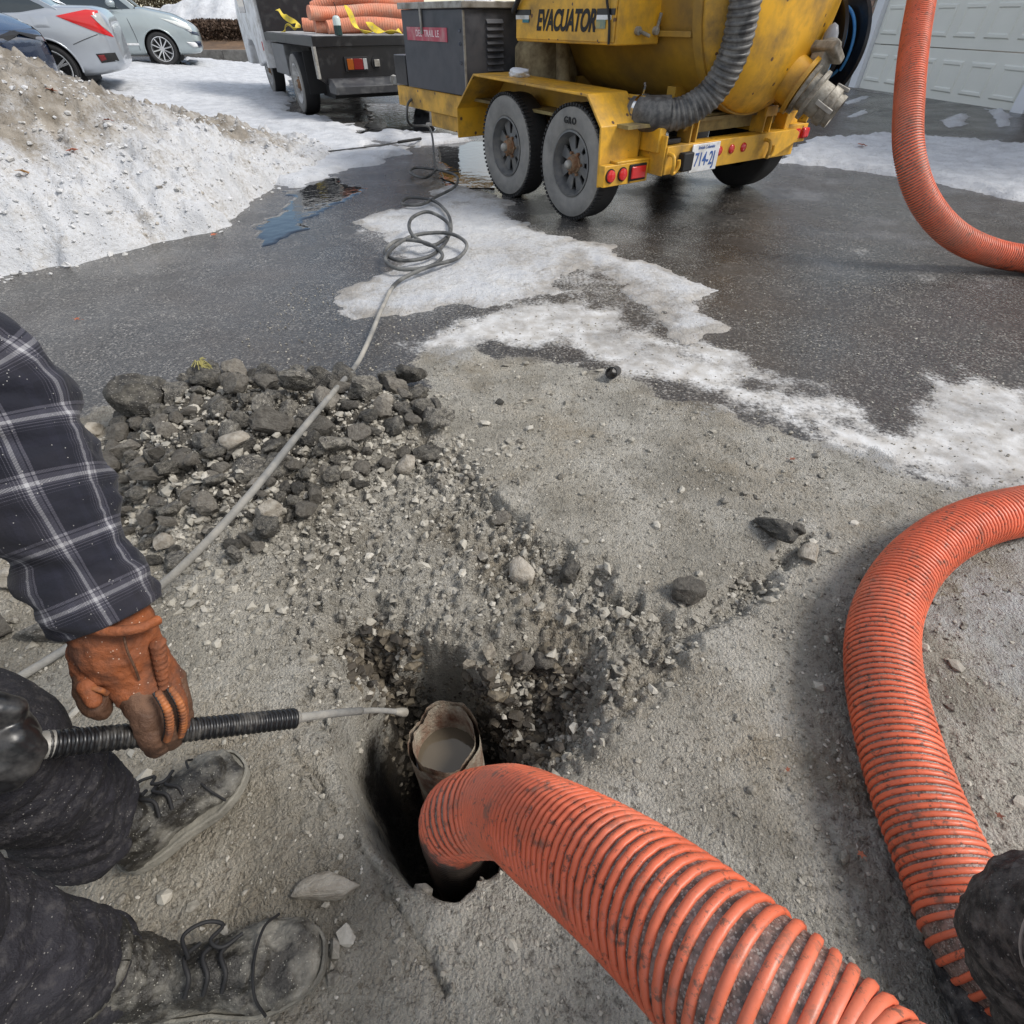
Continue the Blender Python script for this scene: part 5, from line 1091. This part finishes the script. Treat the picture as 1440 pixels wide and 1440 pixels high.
# ------------------------------------------------------------------ grey jetting hose, ribbed guard, lance on the ground
def GH(u, v, dz=.014):
    p = G(u, v, 0); z = float(height(p[0:1], p[1:2])[0]); dz = dz + (.030 if p[1] > 2.3 else 0); p = G(u, v, z + dz); return p
jp = [TM @ tp(2.55, .25, .55), TM @ tp(2.62, .0, .52), TM @ tp(2.58, -.06, .38), W(604, 180, 6.2), GH(611, 225), GH(612, 240), GH(596, 250), GH(577, 243), GH(584, 236), GH(610, 238), GH(640, 246), GH(640, 262), GH(615, 276), GH(590, 288), GH(566, 287), GH(575, 278), GH(605, 281), GH(628, 298), GH(634, 325, .02), GH(628, 334, .03),
      GH(606, 345, .03), GH(580, 330, .07), GH(580, 306, .10), GH(602, 298, .11), GH(630, 314, .07), GH(631, 332, .03), GH(600, 362), GH(560, 366), GH(541, 355, .03), GH(560, 338, .05), GH(600, 342, .05), GH(622, 358, .02), GH(600, 376, .02), GH(560, 378, .02), GH(542, 364, .03), GH(580, 332, .06), GH(630, 328, .06), GH(656, 343, .04), GH(645, 362), GH(600, 376, .03), GH(560, 396), GH(538, 432), GH(520, 475), GH(503, 510, .03),
      G(470, 550, .12), G(420, 610, .19), G(350, 697, .20), G(290, 763, .16), G(228, 822, .10), GH(160, 872, .03), GH(100, 908), GH(40, 945), GH(-40, 990), (-1.45, .45, .02), (-1.6, .0, .02), (-1.35, -.3, .1), (-1.05, -.2, .36), (-.82, .08, .52), W(-60, 1066, .585), W(20, 1054, .605), W(60, 1048, .62), W(240, 1029, .725), W(415, 1010, .85), W(470, 1003, .93), W(530, 999, 1.03), W(560, 1001, 1.08)]
jpath, jl = smooth_path(jp, .012)
jh = thing('jetting_hose', 'long grey jetting hose coiled on the ice and running over the rubble to the worker', 'hose')
M_JET = mat('grey_hose', (.17, .168, .16), .6, dirt=(.36, .34, .30), dirtamt=.5, dscale=7, bump=.3, bscale=120, var=.3)
yfar = jpath[:, 1] > 3.0; k_ = int(np.argmax(~yfar & (np.arange(len(jpath)) > 60)))
obj('hose_line', MB().tube(jpath[:k_ + 1], .0115, 10), mat('dark_hose', (.045, .047, .048), .5, dirt=(.2, .2, .19), dirtamt=.35, dscale=6), jh, 180)
k2 = int(np.argmin(np.linalg.norm(jpath - W(415, 1010, .85), axis=1)))
obj('hose_line', MB().tube(jpath[k_:k2 + 1], .0105, 12), M_JET, jh, 180); obj('lance_line', MB().tube(jpath[k2:-9], .0072, 12), M_JET, jh, 180)
obj('hose_tip', MB().tube(jpath[-10:], .0055, 12), M_JET, jh, 180)
nzp = Vector(jpath[-1]); nd = (nzp - Vector(jpath[-4])).normalized()
obj('nozzle', MB().lathe(nzp, nd, [(-.01, .006), (.010, .009), (.022, .009), (.023, .005), (.018, .003), (.018, 0)], 16), M_CAST, jh, 40)
gp_, gl_ = smooth_path([W(58, 1048, .618), W(240, 1029, .725), W(415, 1010, .85)], .004)
gdv = thing('hose_guard', 'black ribbed guard sleeve on the jetting hose gripped by the orange glove', 'hose guard')
M_GRD = mat('black_ribbed_plastic', (.010, .010, .011), .32, dirt=(.14, .13, .115), dirtamt=.25, dscale=14)
obj('sleeve_tube', MB().tube(gp_, .0145, 18), M_GRD, gdv, 60); helix('sleeve_rib', gp_, gl_, .0078, .0145, .0026, M_GRD, gdv, 18, 6)
mb = MB().lathe(gp_[0], Vector(gp_[0] - gp_[6]), [(-.01, .016), (.0, .016), (.012, .012), (.035, .012), (.036, .014), (.05, .014), (.052, .012)], 18); obj('metal_ferrule', mb, M_GREYM, gdv, 40)
ln = MB().tube([GH(418, 217, .02), GH(470, 212, .02), GH(530, 205, .02), GH(575, 198, .02)], .007, 8); lo = thing('steel_lance', 'thin dark lance lying half in the snow beside the pile', 'lance', (0, 0, 0))
obj('lance_rod', ln, M_BLKP, lo, 60); obj('lance_handle', MB().tube([GH(560, 200, .03), GH(592, 195, .03)], .015, 10), M_BLK, lo, 60)

# ------------------------------------------------------------------ the kneeling-over worker
wk = thing('person', 'worker in plaid sleeve, orange leather gloves and muddy boots feeding a hose', 'person', (0, 0, 0))
M_SKIN = mat('skin', (.46, .27, .19), .5, var=.08)
def capobj(name, chains, voxel, m, parent, sm=6, disp=None):
    mb = MB()
    for pts, r in chains: mb.caps([Vector(p) for p in pts], r)
    return fuse(obj(name, mb, m, parent, 180), voxel, sm, .6, disp)
AN_L, KN_L, HP_L = Vector((-.715, .285, .10)), Vector((-.655, .275, .47)), Vector((-1.05, .30, .72))
AN_R, KN_R, HP_R = Vector((-.60, .095, .10)), Vector((-.615, .09, .46)), Vector((-1.03, .08, .72))
PEL, CH, NK, HD = Vector((-1.08, .19, .76)), Vector((-.86, .22, 1.06)), Vector((-.74, .22, 1.20)), Vector((-.64, .22, 1.28))
SH_L, EL_L = Vector((-.68, .50, 1.10)), Vector(W(-30, 548, .595))
WR_L = Vector(W(160, 872, .672))
SH_R, EL_R, WR_R = Vector((-.84, .02, 1.10)), Vector((-.90, -.06, .80)), Vector((-.70, .18, .545))
capobj('body', [([PEL, CH, NK], [.14, .15, .06]), ([NK, HD], [.06, .085]), ([HD + Vector((.03, 0, -.05)), HD + Vector((-.02, 0, .04))], [.07, .095]), ([HD + Vector((.10, 0, -.01)), HD + Vector((.085, 0, .015))], [.014, .012]),
                ([PEL, HP_L, KN_L, AN_L], [.12, .08, .055, .04]), ([PEL, HP_R, KN_R, AN_R], [.12, .08, .055, .04]), ([CH, SH_L, EL_L, WR_L], [.12, .06, .045, .032]), ([CH, SH_R, EL_R, WR_R], [.12, .06, .045, .032])], .014, M_SKIN, wk, 8)
capobj('hair', [([HD + Vector((-.05, 0, .0)), HD + Vector((-.02, 0, .05))], [.085, .088])], .014, mat('dark_hair', (.03, .02, .015), .7), wk, 4)
M_TROU = mat('muddy_trousers', (.014, .013, .018), .75, dirt=(.07, .065, .066), dirtamt=.22, dscale=70, bump=1., bscale=45, speck=(.20, .19, .18), sdens=.035, sscale=460, var=.4)
M_JACK = mat('dark_jacket', (.022, .023, .028), .75, dirt=(.12, .115, .11), dirtamt=.55, dscale=9, bump=.5, bscale=50)
capobj('trousers', [([PEL, HP_L, KN_L], [.15, .115, .085]), ([PEL, HP_R, KN_R], [.15, .115, .085])], .012, M_TROU, wk, 8, [(.02, .07)])
capobj('jacket', [([PEL + Vector((.03, 0, .05)), CH, NK], [.165, .18, .09]), ([CH, SH_L], [.15, .085]), ([CH, SH_R, EL_R, WR_R], [.15, .085, .07, .055]), ([CH + Vector((.12, .05, -.05)), Vector((-.50, .27, .98)), Vector((-.425, .275, .90))], [.13, .08, .045])], .014, M_JACK, wk, 8, [(.03, .09)])
capobj('shoulder_fabric', [([SH_L, SH_L + (EL_L - SH_L) * .62], [.09, .080])], .008, mat('navy_fabric', (.012, .014, .024), .7, dirt=(.06, .06, .08), dirtamt=.4, dscale=12), wk, 5, [(.02, .05)])
# trouser legs with folds
def cloth_tube(name, pts, rad, m, parent, seg=56, step=.004, fold=.008, seed=0, uvs=False, flat=1., folds=None):
    p, l_ = smooth_path(pts, step); n = len(p); T, U, V = frames(p); R = np.interp(l_ / l_[-1], np.linspace(0, 1, len(rad)), rad)
    a = np.linspace(0, 2 * PI, seg + 1); A, S_ = np.meshgrid(a[:-1], l_)
    cx, cy = np.cos(A) * .9, np.sin(A) * .9
    w1 = fbm(cx + S_ * 3 + seed, cy - S_ * 2 + S_ * 22, 1., 4, seed); w2 = fbm(cx * 2.2 + seed, cy * 2.2 + S_ * 55, 1., 3, seed + 3)
    dr = fold * (1.6 * (np.abs(w1) ** .8 * np.sign(w1)) + .7 * w2)
    if folds is not None: dr = dr + folds(S_ / l_[-1], A)
    rr = R[:, None] + dr
    vs = p[:, None] + rr[..., None] * (np.cos(A)[..., None] * U[:, None] + flat * np.sin(A)[..., None] * V[:, None])
    th = vs - .004 * (np.cos(A)[..., None] * U[:, None] + np.sin(A)[..., None] * V[:, None])
    allv = np.concatenate([vs, th[-1:], th[-12:-11]], 0).reshape(-1, 3); m2 = n + 2
    fs = [(j * seg + i, j * seg + (i + 1) % seg, (j + 1) * seg + (i + 1) % seg, (j + 1) * seg + i) for j in range(m2 - 1) for i in range(seg)]
    o = obj(name, MB().add(allv, fs), m, parent, 180)
    if uvs:
        uv = o.data.uv_layers.new(name='UVMap'); ll = np.concatenate([l_, l_[-1:], l_[-1:]])
        for poly in o.data.polygons:
            idx = [o.data.loops[k].vertex_index for k in poly.loop_indices]; us = [i % seg for i in idx]; wrap = max(us) - min(us) > seg / 2
            for k, i in zip(poly.loop_indices, idx):
                u = i % seg; u = u + seg if wrap and u < seg / 2 else u; uv.data[k].uv = (u / seg, ll[i // seg])
    return o
cloth_tube('trouser_leg', [KN_L + Vector((-.05, .0, .06)), KN_L * .6 + AN_L * .4, AN_L + Vector((0, 0, .03))], [.082, .082, .073, .070], M_TROU, wk, seed=11, fold=.012)
cloth_tube('trouser_leg', [KN_R + Vector((-.05, .0, .06)), KN_R * .6 + AN_R * .4, AN_R + Vector((-.01, 0, .03))], [.085, .082, .074, .070], M_TROU, wk, seed=23, fold=.012)
# plaid sleeve
def plaid():
    t = NT('plaid_flannel'); uv = t.n('SeparateXYZ', {'Vector': t.tc.outputs['UV']})
    def band(x, freq, stops):
        f = t.math('FRACT', t.math('MULTIPLY', x, freq)); return t.ramp(f, stops, 'CONSTANT')
    st = [(0, .0), (.30, .62), (.345, .05), (.365, .50), (.44, .95), (.50, .50), (.53, .05), (.55, .6), (.565, .02), (.60, .55), (.612, .02), (.65, .45), (.66, 0.), (.80, .12), (.92, 0.)]
    s1 = band(uv.outputs[0], 7., st); s2 = band(uv.outputs[1], 14., st)
    twill = t.math('GREATER_THAN', t.math('FRACT', t.math('ADD', t.math('MULTIPLY', uv.outputs[0], 230.), t.math('MULTIPLY', uv.outputs[1], 520.))), .5)
    f = t.math('MULTIPLY', t.math('ADD', s1, s2), .5); f2 = t.math('ADD', t.math('MULTIPLY', f, .85), t.math('MULTIPLY', t.math('MULTIPLY', t.math('SUBTRACT', t.mix(twill, s1, s2), f), .5), 1.))
    c = t.ramp(f2, [(0, (.005, .006, .014)), (.22, (.014, .015, .030)), (.45, (.095, .093, .115)), (.72, (.33, .33, .35)), (1, (.58, .58, .60))])
    c = t.mix(t.ramp(t.noise(9, 5), [(.45, 0.), (.75, .35)]), c, (.030, .025, .028))
    v = t.n('TexVoronoi', {'Vector': t.tc.outputs['Object'], 'Scale': 480.}); k = t.math('MULTIPLY', t.math('LESS_THAN', t.n('SeparateColor', {'Color': v.outputs['Color']}).outputs[0], .02), t.math('LESS_THAN', v.outputs['Distance'], .26))
    c = t.mix(t.math('MULTIPLY', k, .7), c, (.55, .54, .52))
    return t.out(col=c, rough=.9, sheen=.06, nor=t.bump(t.noise(260, 3), .35, .003))
def sl_fold(s, A):
    ph = s * 46 + .9 * np.sin(A + 1) + 1.3 * np.sin(2 * A + s * 7); amp = .0085 * (.35 + .65 * sstep(.1, .5, s)) * (.5 + .5 * np.cos(A - 2.2))
    return amp * np.sin(ph) + .004 * np.sin(ph * .43 + 2)
cloth_tube('sleeve', [SH_L * .45 + EL_L * .55, EL_L, EL_L * .5 + WR_L * .5 + Vector((-.004, 0, .0)), WR_L + Vector((0, 0, .005))], [.070, .074, .076, .076, .068, .058, .055], plaid(), wk, 72, .003, .0055, 5, True, 1., sl_fold)
# gloves
M_GLO = mat('orange_leather', (.40, .108, .026), .5, dirt=(.11, .045, .025), dirtamt=.62, dscale=16, bump=.5, bscale=90, speck=(.62, .48, .38), sdens=.012, sscale=480, var=.25)
M_GLB = mat('brown_leather', (.085, .040, .022), .48, dirt=(.16, .085, .05), dirtamt=.45, dscale=18, bump=.55, bscale=80, var=.3)
M_STI = mat('orange_piping', (.42, .14, .04), .6, var=.4, dirt=(.12, .05, .03), dirtamt=.5, dscale=60)
def Wv(u, v, d): return Vector(W(u, v, d))
GD = .70
hand = MB()
hand.caps([Wv(158, 880, .672), Wv(168, 915, .685)], [.048, .050])
for (u, v, d, r) in ((188, 968, .688, .027), (205, 970, .695, .026), (224, 965, .712, .024), (236, 955, .73, .022)):
    hand.caps([Wv(160 + (u - 188) * .35, 905, .68), Wv(u, v, d)], [.036, r])
hand.caps([Wv(140, 915, .675), Wv(133, 952, .670)], [.034, .024])
fuse(obj('glove', hand, M_GLO, wk, 180), .0035, 8, .6, [(.006, .02), (.003, .007)])
fing = MB()
fing.caps([Wv(192, 968, .69), Wv(207, 1000, .685), Wv(216, 1034, .695), Wv(222, 1048, .722), Wv(228, 1038, .748), Wv(226, 1020, .752)], [.026, .0215, .0195, .017, .015, .013])
fuse(obj('glove_finger', fing, M_GLB, wk, 180), .003, 6, .6, [(.004, .012)])
for k, ch in enumerate([[Wv(212, 966, .70), Wv(231, 998, .698), Wv(238, 1028, .708), Wv(241, 1040, .735), Wv(243, 1028, .758), Wv(240, 1014, .76)], [Wv(228, 962, .715), Wv(243, 990, .715), Wv(249, 1018, .722), Wv(251, 1030, .748), Wv(252, 1020, .768), Wv(249, 1006, .768)], [Wv(240, 955, .732), Wv(251, 980, .732), Wv(257, 1004, .742), Wv(258, 1016, .762), Wv(257, 1006, .778), Wv(254, 996, .778)]]):
    r = (.0185, .0175, .0155)[k]; fuse(obj('glove_finger', MB().caps(ch, [r * 1.25, r, r * .92, r * .85, r * .75, r * .65]), M_GLB if k != 1 else M_GLO, wk, 180), .003, 5, .6, [(.003, .012)])
th = MB().caps([Wv(136, 945, .672), Wv(131, 968, .668), Wv(136, 990, .668), Wv(142, 1000, .672)], [.025, .022, .018, .013]); fuse(obj('glove_thumb', th, M_GLB, wk, 180), .003, 5, .6, [(.003, .012)])
obj('thumb_patch', MB().caps([Wv(124, 965, .650), Wv(132, 986, .650)], [.012, .009]), M_GLO, wk, 60)
mb = MB(); q = [Wv(108 + 28 * k, 968 + (k % 2), .652 + .004 * abs(k - 1)) for k in range(3)]; obj('thumb_trim', MB().tube(smooth_path([Wv(109, 968, .668), Wv(120, 966, .648), Wv(140, 970, .647), Wv(150, 975, .66)], .003)[0], .0035, 8), M_STI, wk, 60)
for off in ((0, 0, 0), (19, -6, .022)):
    pts = smooth_path([Wv(222 + off[0], 976 + off[1], .664 + off[2]), Wv(236 + off[0], 1000 + off[1], .662 + off[2]), Wv(239 + off[0], 1024 + off[1], .672 + off[2]), Wv(235 + off[0], 1042 + off[1], .69 + off[2])], .0045)[0]
    mb = MB(); 
    for i in range(len(pts) - 1): mb.ball(pts[i], .0052, 1, (1.1, 1.1, .8))
    obj('finger_piping', mb, M_STI, wk, 180, kind='stuff')
    obj('finger_seam', MB().tube(pts + [-.004, 0, .003], .002, 6), M_BLK, wk, 60)
mb = MB()
for i in range(9): mb.ball(Wv(222 + i * 1.1, 905 + i * 7.5, .672 + i * .002), .011 - .0004 * i, 2, (1, 1, .45))
fuse(obj('knuckle_pleats', mb, M_GLO, wk, 180), .002, 2)
obj('glove_seam', MB().tube(smooth_path([Wv(172, 880, .625), Wv(178, 912, .636), Wv(190, 940, .652), Wv(196, 956, .664)], .004)[0], .0014, 6), M_GLB, wk, 60)
obj('glove_seam', MB().tube(smooth_path([Wv(112, 900, .652), Wv(135, 925, .640), Wv(160, 945, .652), Wv(176, 958, .668)], .004)[0], .0022, 6), M_GLB, wk, 60)
obj('wrist_gather', MB().tube(smooth_path([Wv(95, 868, .66), Wv(110, 878, .635), Wv(150, 888, .62), Wv(195, 884, .63), Wv(222, 872, .655)], .004)[0], .0065, 8), M_GLO, wk, 60)
# the other hand, in a black rubber glove holding the hose end
hr = MB(); hr.caps([WR_R, Wv(-45, 1050, .57)], [.05, .048]); hr.caps([Wv(-45, 1050, .57), Wv(5, 1012, .575), Wv(28, 1034, .585), Wv(20, 1056, .60)], [.04, .021, .019, .016]); hr.caps([Wv(-45, 1060, .57), Wv(18, 1040, .57), Wv(40, 1056, .58), Wv(26, 1074, .60)], [.04, .021, .018, .016]); hr.caps([Wv(-45, 1080, .57), Wv(8, 1066, .57), Wv(30, 1074, .58), Wv(15, 1088, .60)], [.038, .020, .018, .015]); hr.caps([Wv(-45, 1092, .57), Wv(-4, 1090, .575), Wv(16, 1092, .585), Wv(4, 1100, .60)], [.036, .018, .016, .013]); hr.caps([Wv(-45, 1030, .56), Wv(-12, 1000, .56), Wv(16, 998, .57)], [.036, .021, .016])
fuse(obj('rubber_glove', hr, mat('black_rubber_glove', (.012, .012, .013), .28, dirt=(.10, .095, .09), dirtamt=.35, dscale=18), wk, 180), .0035, 5, .6, [(.003, .015)])
# boots
M_BOOT = mat('muddy_leather', (.022, .020, .017), .40, dirt=(.29, .275, .235), dirtamt=.30, dscale=12, bump=1., bscale=38, speck=(.30, .29, .25), sdens=.08, sscale=420, var=.4)
M_SOLE = mat('muddy_sole', (.10, .095, .08), .7, dirt=(.28, .265, .225), dirtamt=.5, dscale=14, bump=.6, bscale=70)
def boot(heel, toe, ank, zb, seed):
    heel = Vector(heel); toe = Vector(toe); d = (toe - heel); L_ = d.length; d.normalize(); s = Vector((-d.y, d.x, 0)); up = Vector((0, 0, 1))
    bt = bpy.data.objects.new('boot', None); COL.objects.link(bt); bt.parent = wk; bt.location = (heel.x, heel.y, zb); bt.rotation_euler = (0, 0, math.atan2(d.y, d.x))
    k = L_ / .30; mb = MB()
    st = [(.0, .030, .03, .085), (.012, .036, .025, .10), (.06, .039, .022, .11), (.11, .037, .022, .105), (.16, .042, .022, .088), (.20, .050, .022, .074), (.24, .051, .022, .066), (.27, .046, .022, .060), (.29, .034, .024, .052), (.30, .018, .028, .042)]
    vs = []; n = 24
    for x, w, z0, z1 in st:
        for i in range(n):
            a = 2 * PI * i / n; c, q = math.cos(a), math.sin(a); y = 1.12 * w * math.copysign(abs(c) ** .75, c); z = z0 + (z1 - z0) * (.5 + .5 * math.copysign(abs(q) ** .8, q)); vs.append((x * k, y * (1.0 if z < z0 + .04 else .93), z))
    m = len(st); fs = [(j * n + i, j * n + (i + 1) % n, (j + 1) * n + (i + 1) % n, (j + 1) * n + i) for j in range(m - 1) for i in range(n)] + [tuple(range(n))[::-1], tuple(range((m - 1) * n, m * n))]
    mb.add(vs, fs)
    al = bt.matrix_basis.inverted() @ Vector(ank); mb.caps([Vector((.055, 0, .07)), Vector((al.x * .6 + .03, al.y * .6, .11)), Vector((al.x, al.y, .150))], [.044, .050, .054]); mb.caps([Vector((.10, 0, .08)), Vector((.17, 0, .062))], [.036, .036])
    fuse(obj('upper', mb, M_BOOT, bt, 180), .0045, 5, .55, [(.018, .035), (.007, .010)])
    out = []
    for i in range(40):
        a = 2 * PI * i / 40; c, q = math.cos(a), math.sin(a); x = .15 + .158 * c; w = np.interp(x, [0, .06, .12, .2, .25, .31], [.04, .043, .040, .054, .055, .05]); out.append((x * k, 1.13 * w * math.copysign(abs(q) ** .62, q)))
    obj('sole', MB().prism(out, 'z', .0, .027), M_SOLE, bt, 30, bevel=.005); obj('welt', MB().tube([(x, y, .029) for x, y in out + out[:1]], .0035, 6), M_SOLE, bt, 60)
    obj('collar', MB().tube([(al.x + .060 * math.cos(t_), al.y + .058 * math.sin(t_), .160 + .012 * math.cos(t_)) for t_ in np.linspace(0, 2 * PI, 30)], .010, 8), M_BOOT, bt, 60)
    for j, x in enumerate((.115, .14, .165)):
        z = np.interp(x, [.1, .2], [.118, .084]) + .014; obj('lace', MB().tube(smooth_path([(x * k, -.030, z - .018), (x * k + .008, -.012, z + .001), (x * k - .004, .012, z + .002), (x * k + .006, .030, z - .016)], .004)[0], .0034, 7), M_BLK, bt, 60)
    obj('lace', MB().tube(smooth_path([(.12 * k, .01, .135), (.10 * k, .04, .128), (.125 * k, .056, .11), (.15 * k, .050, .10), (.14 * k, .03, .115), (.16 * k, .02, .112), (.185 * k, .035, .098)], .004)[0], .003, 7), M_BLK, bt, 60)
    obj('toe_seam', MB().tube(smooth_path([(.225 * k, -.062, .050), (.215 * k, -.040, .085), (.21 * k, .0, .094), (.215 * k, .040, .085), (.225 * k, .062, .048)], .004)[0], .0022, 6), M_BLK, bt, 60)
    return bt
boot(G(178, 1215, .03), G(338, 1072, .03), (AN_L.x, AN_L.y, .14), .012, 1)
boot(G(205, 1395, .03), G(452, 1345, .03), (AN_R.x, AN_R.y, .14), .012, 2)

# ------------------------------------------------------------------ second person, standing to the right of the hose
pp = thing('person', 'person in dark muddy trousers whose knee shows at the lower right corner', 'person')
kn, hp, an = Vector((.640, .085, .44)), Vector((.55, -.38, .78)), Vector((.71, -.06, .08)); hp2, kn2, an2 = Vector((.28, -.42, .80)), Vector((.22, -.42, .44)), Vector((.20, -.60, .08))
pel2, ch2, nk2, hd2_ = Vector((.39, -.44, .86)), Vector((.40, -.52, 1.22)), Vector((.40, -.53, 1.40)), Vector((.40, -.50, 1.51))
capobj('body', [([pel2, ch2, nk2, hd2_], [.13, .14, .06, .085]), ([hd2_ + Vector((0, .02, -.03)), hd2_ + Vector((0, -.015, .05))], [.068, .09]), ([hd2_ + Vector((0, .10, .0)), hd2_ + Vector((0, .085, .03))], [.014, .011]), ([hd2_ + Vector((-.088, -.01, .01)), hd2_ + Vector((-.088, -.01, .035))], [.014, .016]), ([hd2_ + Vector((.088, -.01, .01)), hd2_ + Vector((.088, -.01, .035))], [.014, .016]), ([pel2, hp, kn, an], [.12, .08, .055, .04]), ([pel2, hp2, kn2, an2], [.12, .08, .055, .04]), ([ch2, ch2 + Vector((.2, 0, .1)), Vector((.66, -.42, .98)), Vector((.44, -.20, .66))], [.1, .06, .045, .035]), ([ch2, ch2 + Vector((-.2, 0, .1)), Vector((.14, -.36, 1.0)), Vector((.26, -.14, .70))], [.1, .06, .045, .035])], .015, M_SKIN, pp, 8)
capobj('knit_cap', [([hd2_ + Vector((0, -.02, .065)), hd2_ + Vector((0, -.01, .10))], [.098, .088])], .012, mat('dark_wool', (.02, .02, .025), .9, bump=.5, bscale=80), pp, 4)
M_TR2 = mat('black_work_trousers', (.010, .010, .012), .6, dirt=(.16, .15, .14), dirtamt=.36, dscale=48, bump=1., bscale=34, speck=(.2, .2, .19), sdens=.05, sscale=420, var=.4)
capobj('jacket', [([pel2, ch2, nk2], [.16, .175, .08]), ([ch2, ch2 + Vector((.2, 0, .1)), Vector((.66, -.42, .98)), Vector((.47, -.24, .70))], [.13, .08, .065, .05]), ([ch2, ch2 + Vector((-.2, 0, .1)), Vector((.14, -.36, 1.0)), Vector((.25, -.17, .74))], [.13, .08, .065, .05])], .014, M_JACK, pp, 8, [(.02, .09)])
capobj('trousers', [([pel2, hp, kn * .5 + hp * .5], [.15, .115, .10]), ([pel2, hp2, kn2, an2], [.15, .11, .085, .07])], .012, M_TR2, pp, 8, [(.02, .07)])
leg2 = cloth_tube('trouser_leg', [hp * .6 + kn * .4, kn * .85 + hp * .15, kn + Vector((0, .02, -.08)), an * .6 + kn * .4, an + Vector((0, 0, .02))], [.100, .092, .088, .082, .080], M_TR2, pp, seed=41, fold=.010)
p_ = [kn + Vector((-.012, -.02, .01)) + Vector((.094 * math.cos(a), .05 * math.sin(a) + .04, .094 * math.sin(a))) for a in np.linspace(1.2, 4.2, 24)]
obj('pale_piping', MB().tube(p_, .0014, 6), mat('pale_thread', (.34, .34, .33), .6), pp, 60)
for a_, d_ in ((an, (.0, 1)), (an2, (-.1, 1))):
    capobj('boot', [([a_ + Vector((0, -.05, -.03)), a_ + Vector((d_[0] * .1, .08, -.035)), a_ + Vector((d_[0] * .2, .17, -.045))], [.045, .045, .036]), ([a_, a_ + Vector((0, 0, .08))], [.05, .06])], .006, M_TR2, pp, 5)
capobj('glove', [([Vector((.44, -.20, .66)), Vector((.40, -.17, .63))], [.045, .04])], .006, M_GLB, pp, 4); capobj('glove', [([Vector((.26, -.14, .70)), Vector((.27, -.10, .67))], [.045, .04])], .006, M_GLB, pp, 4)
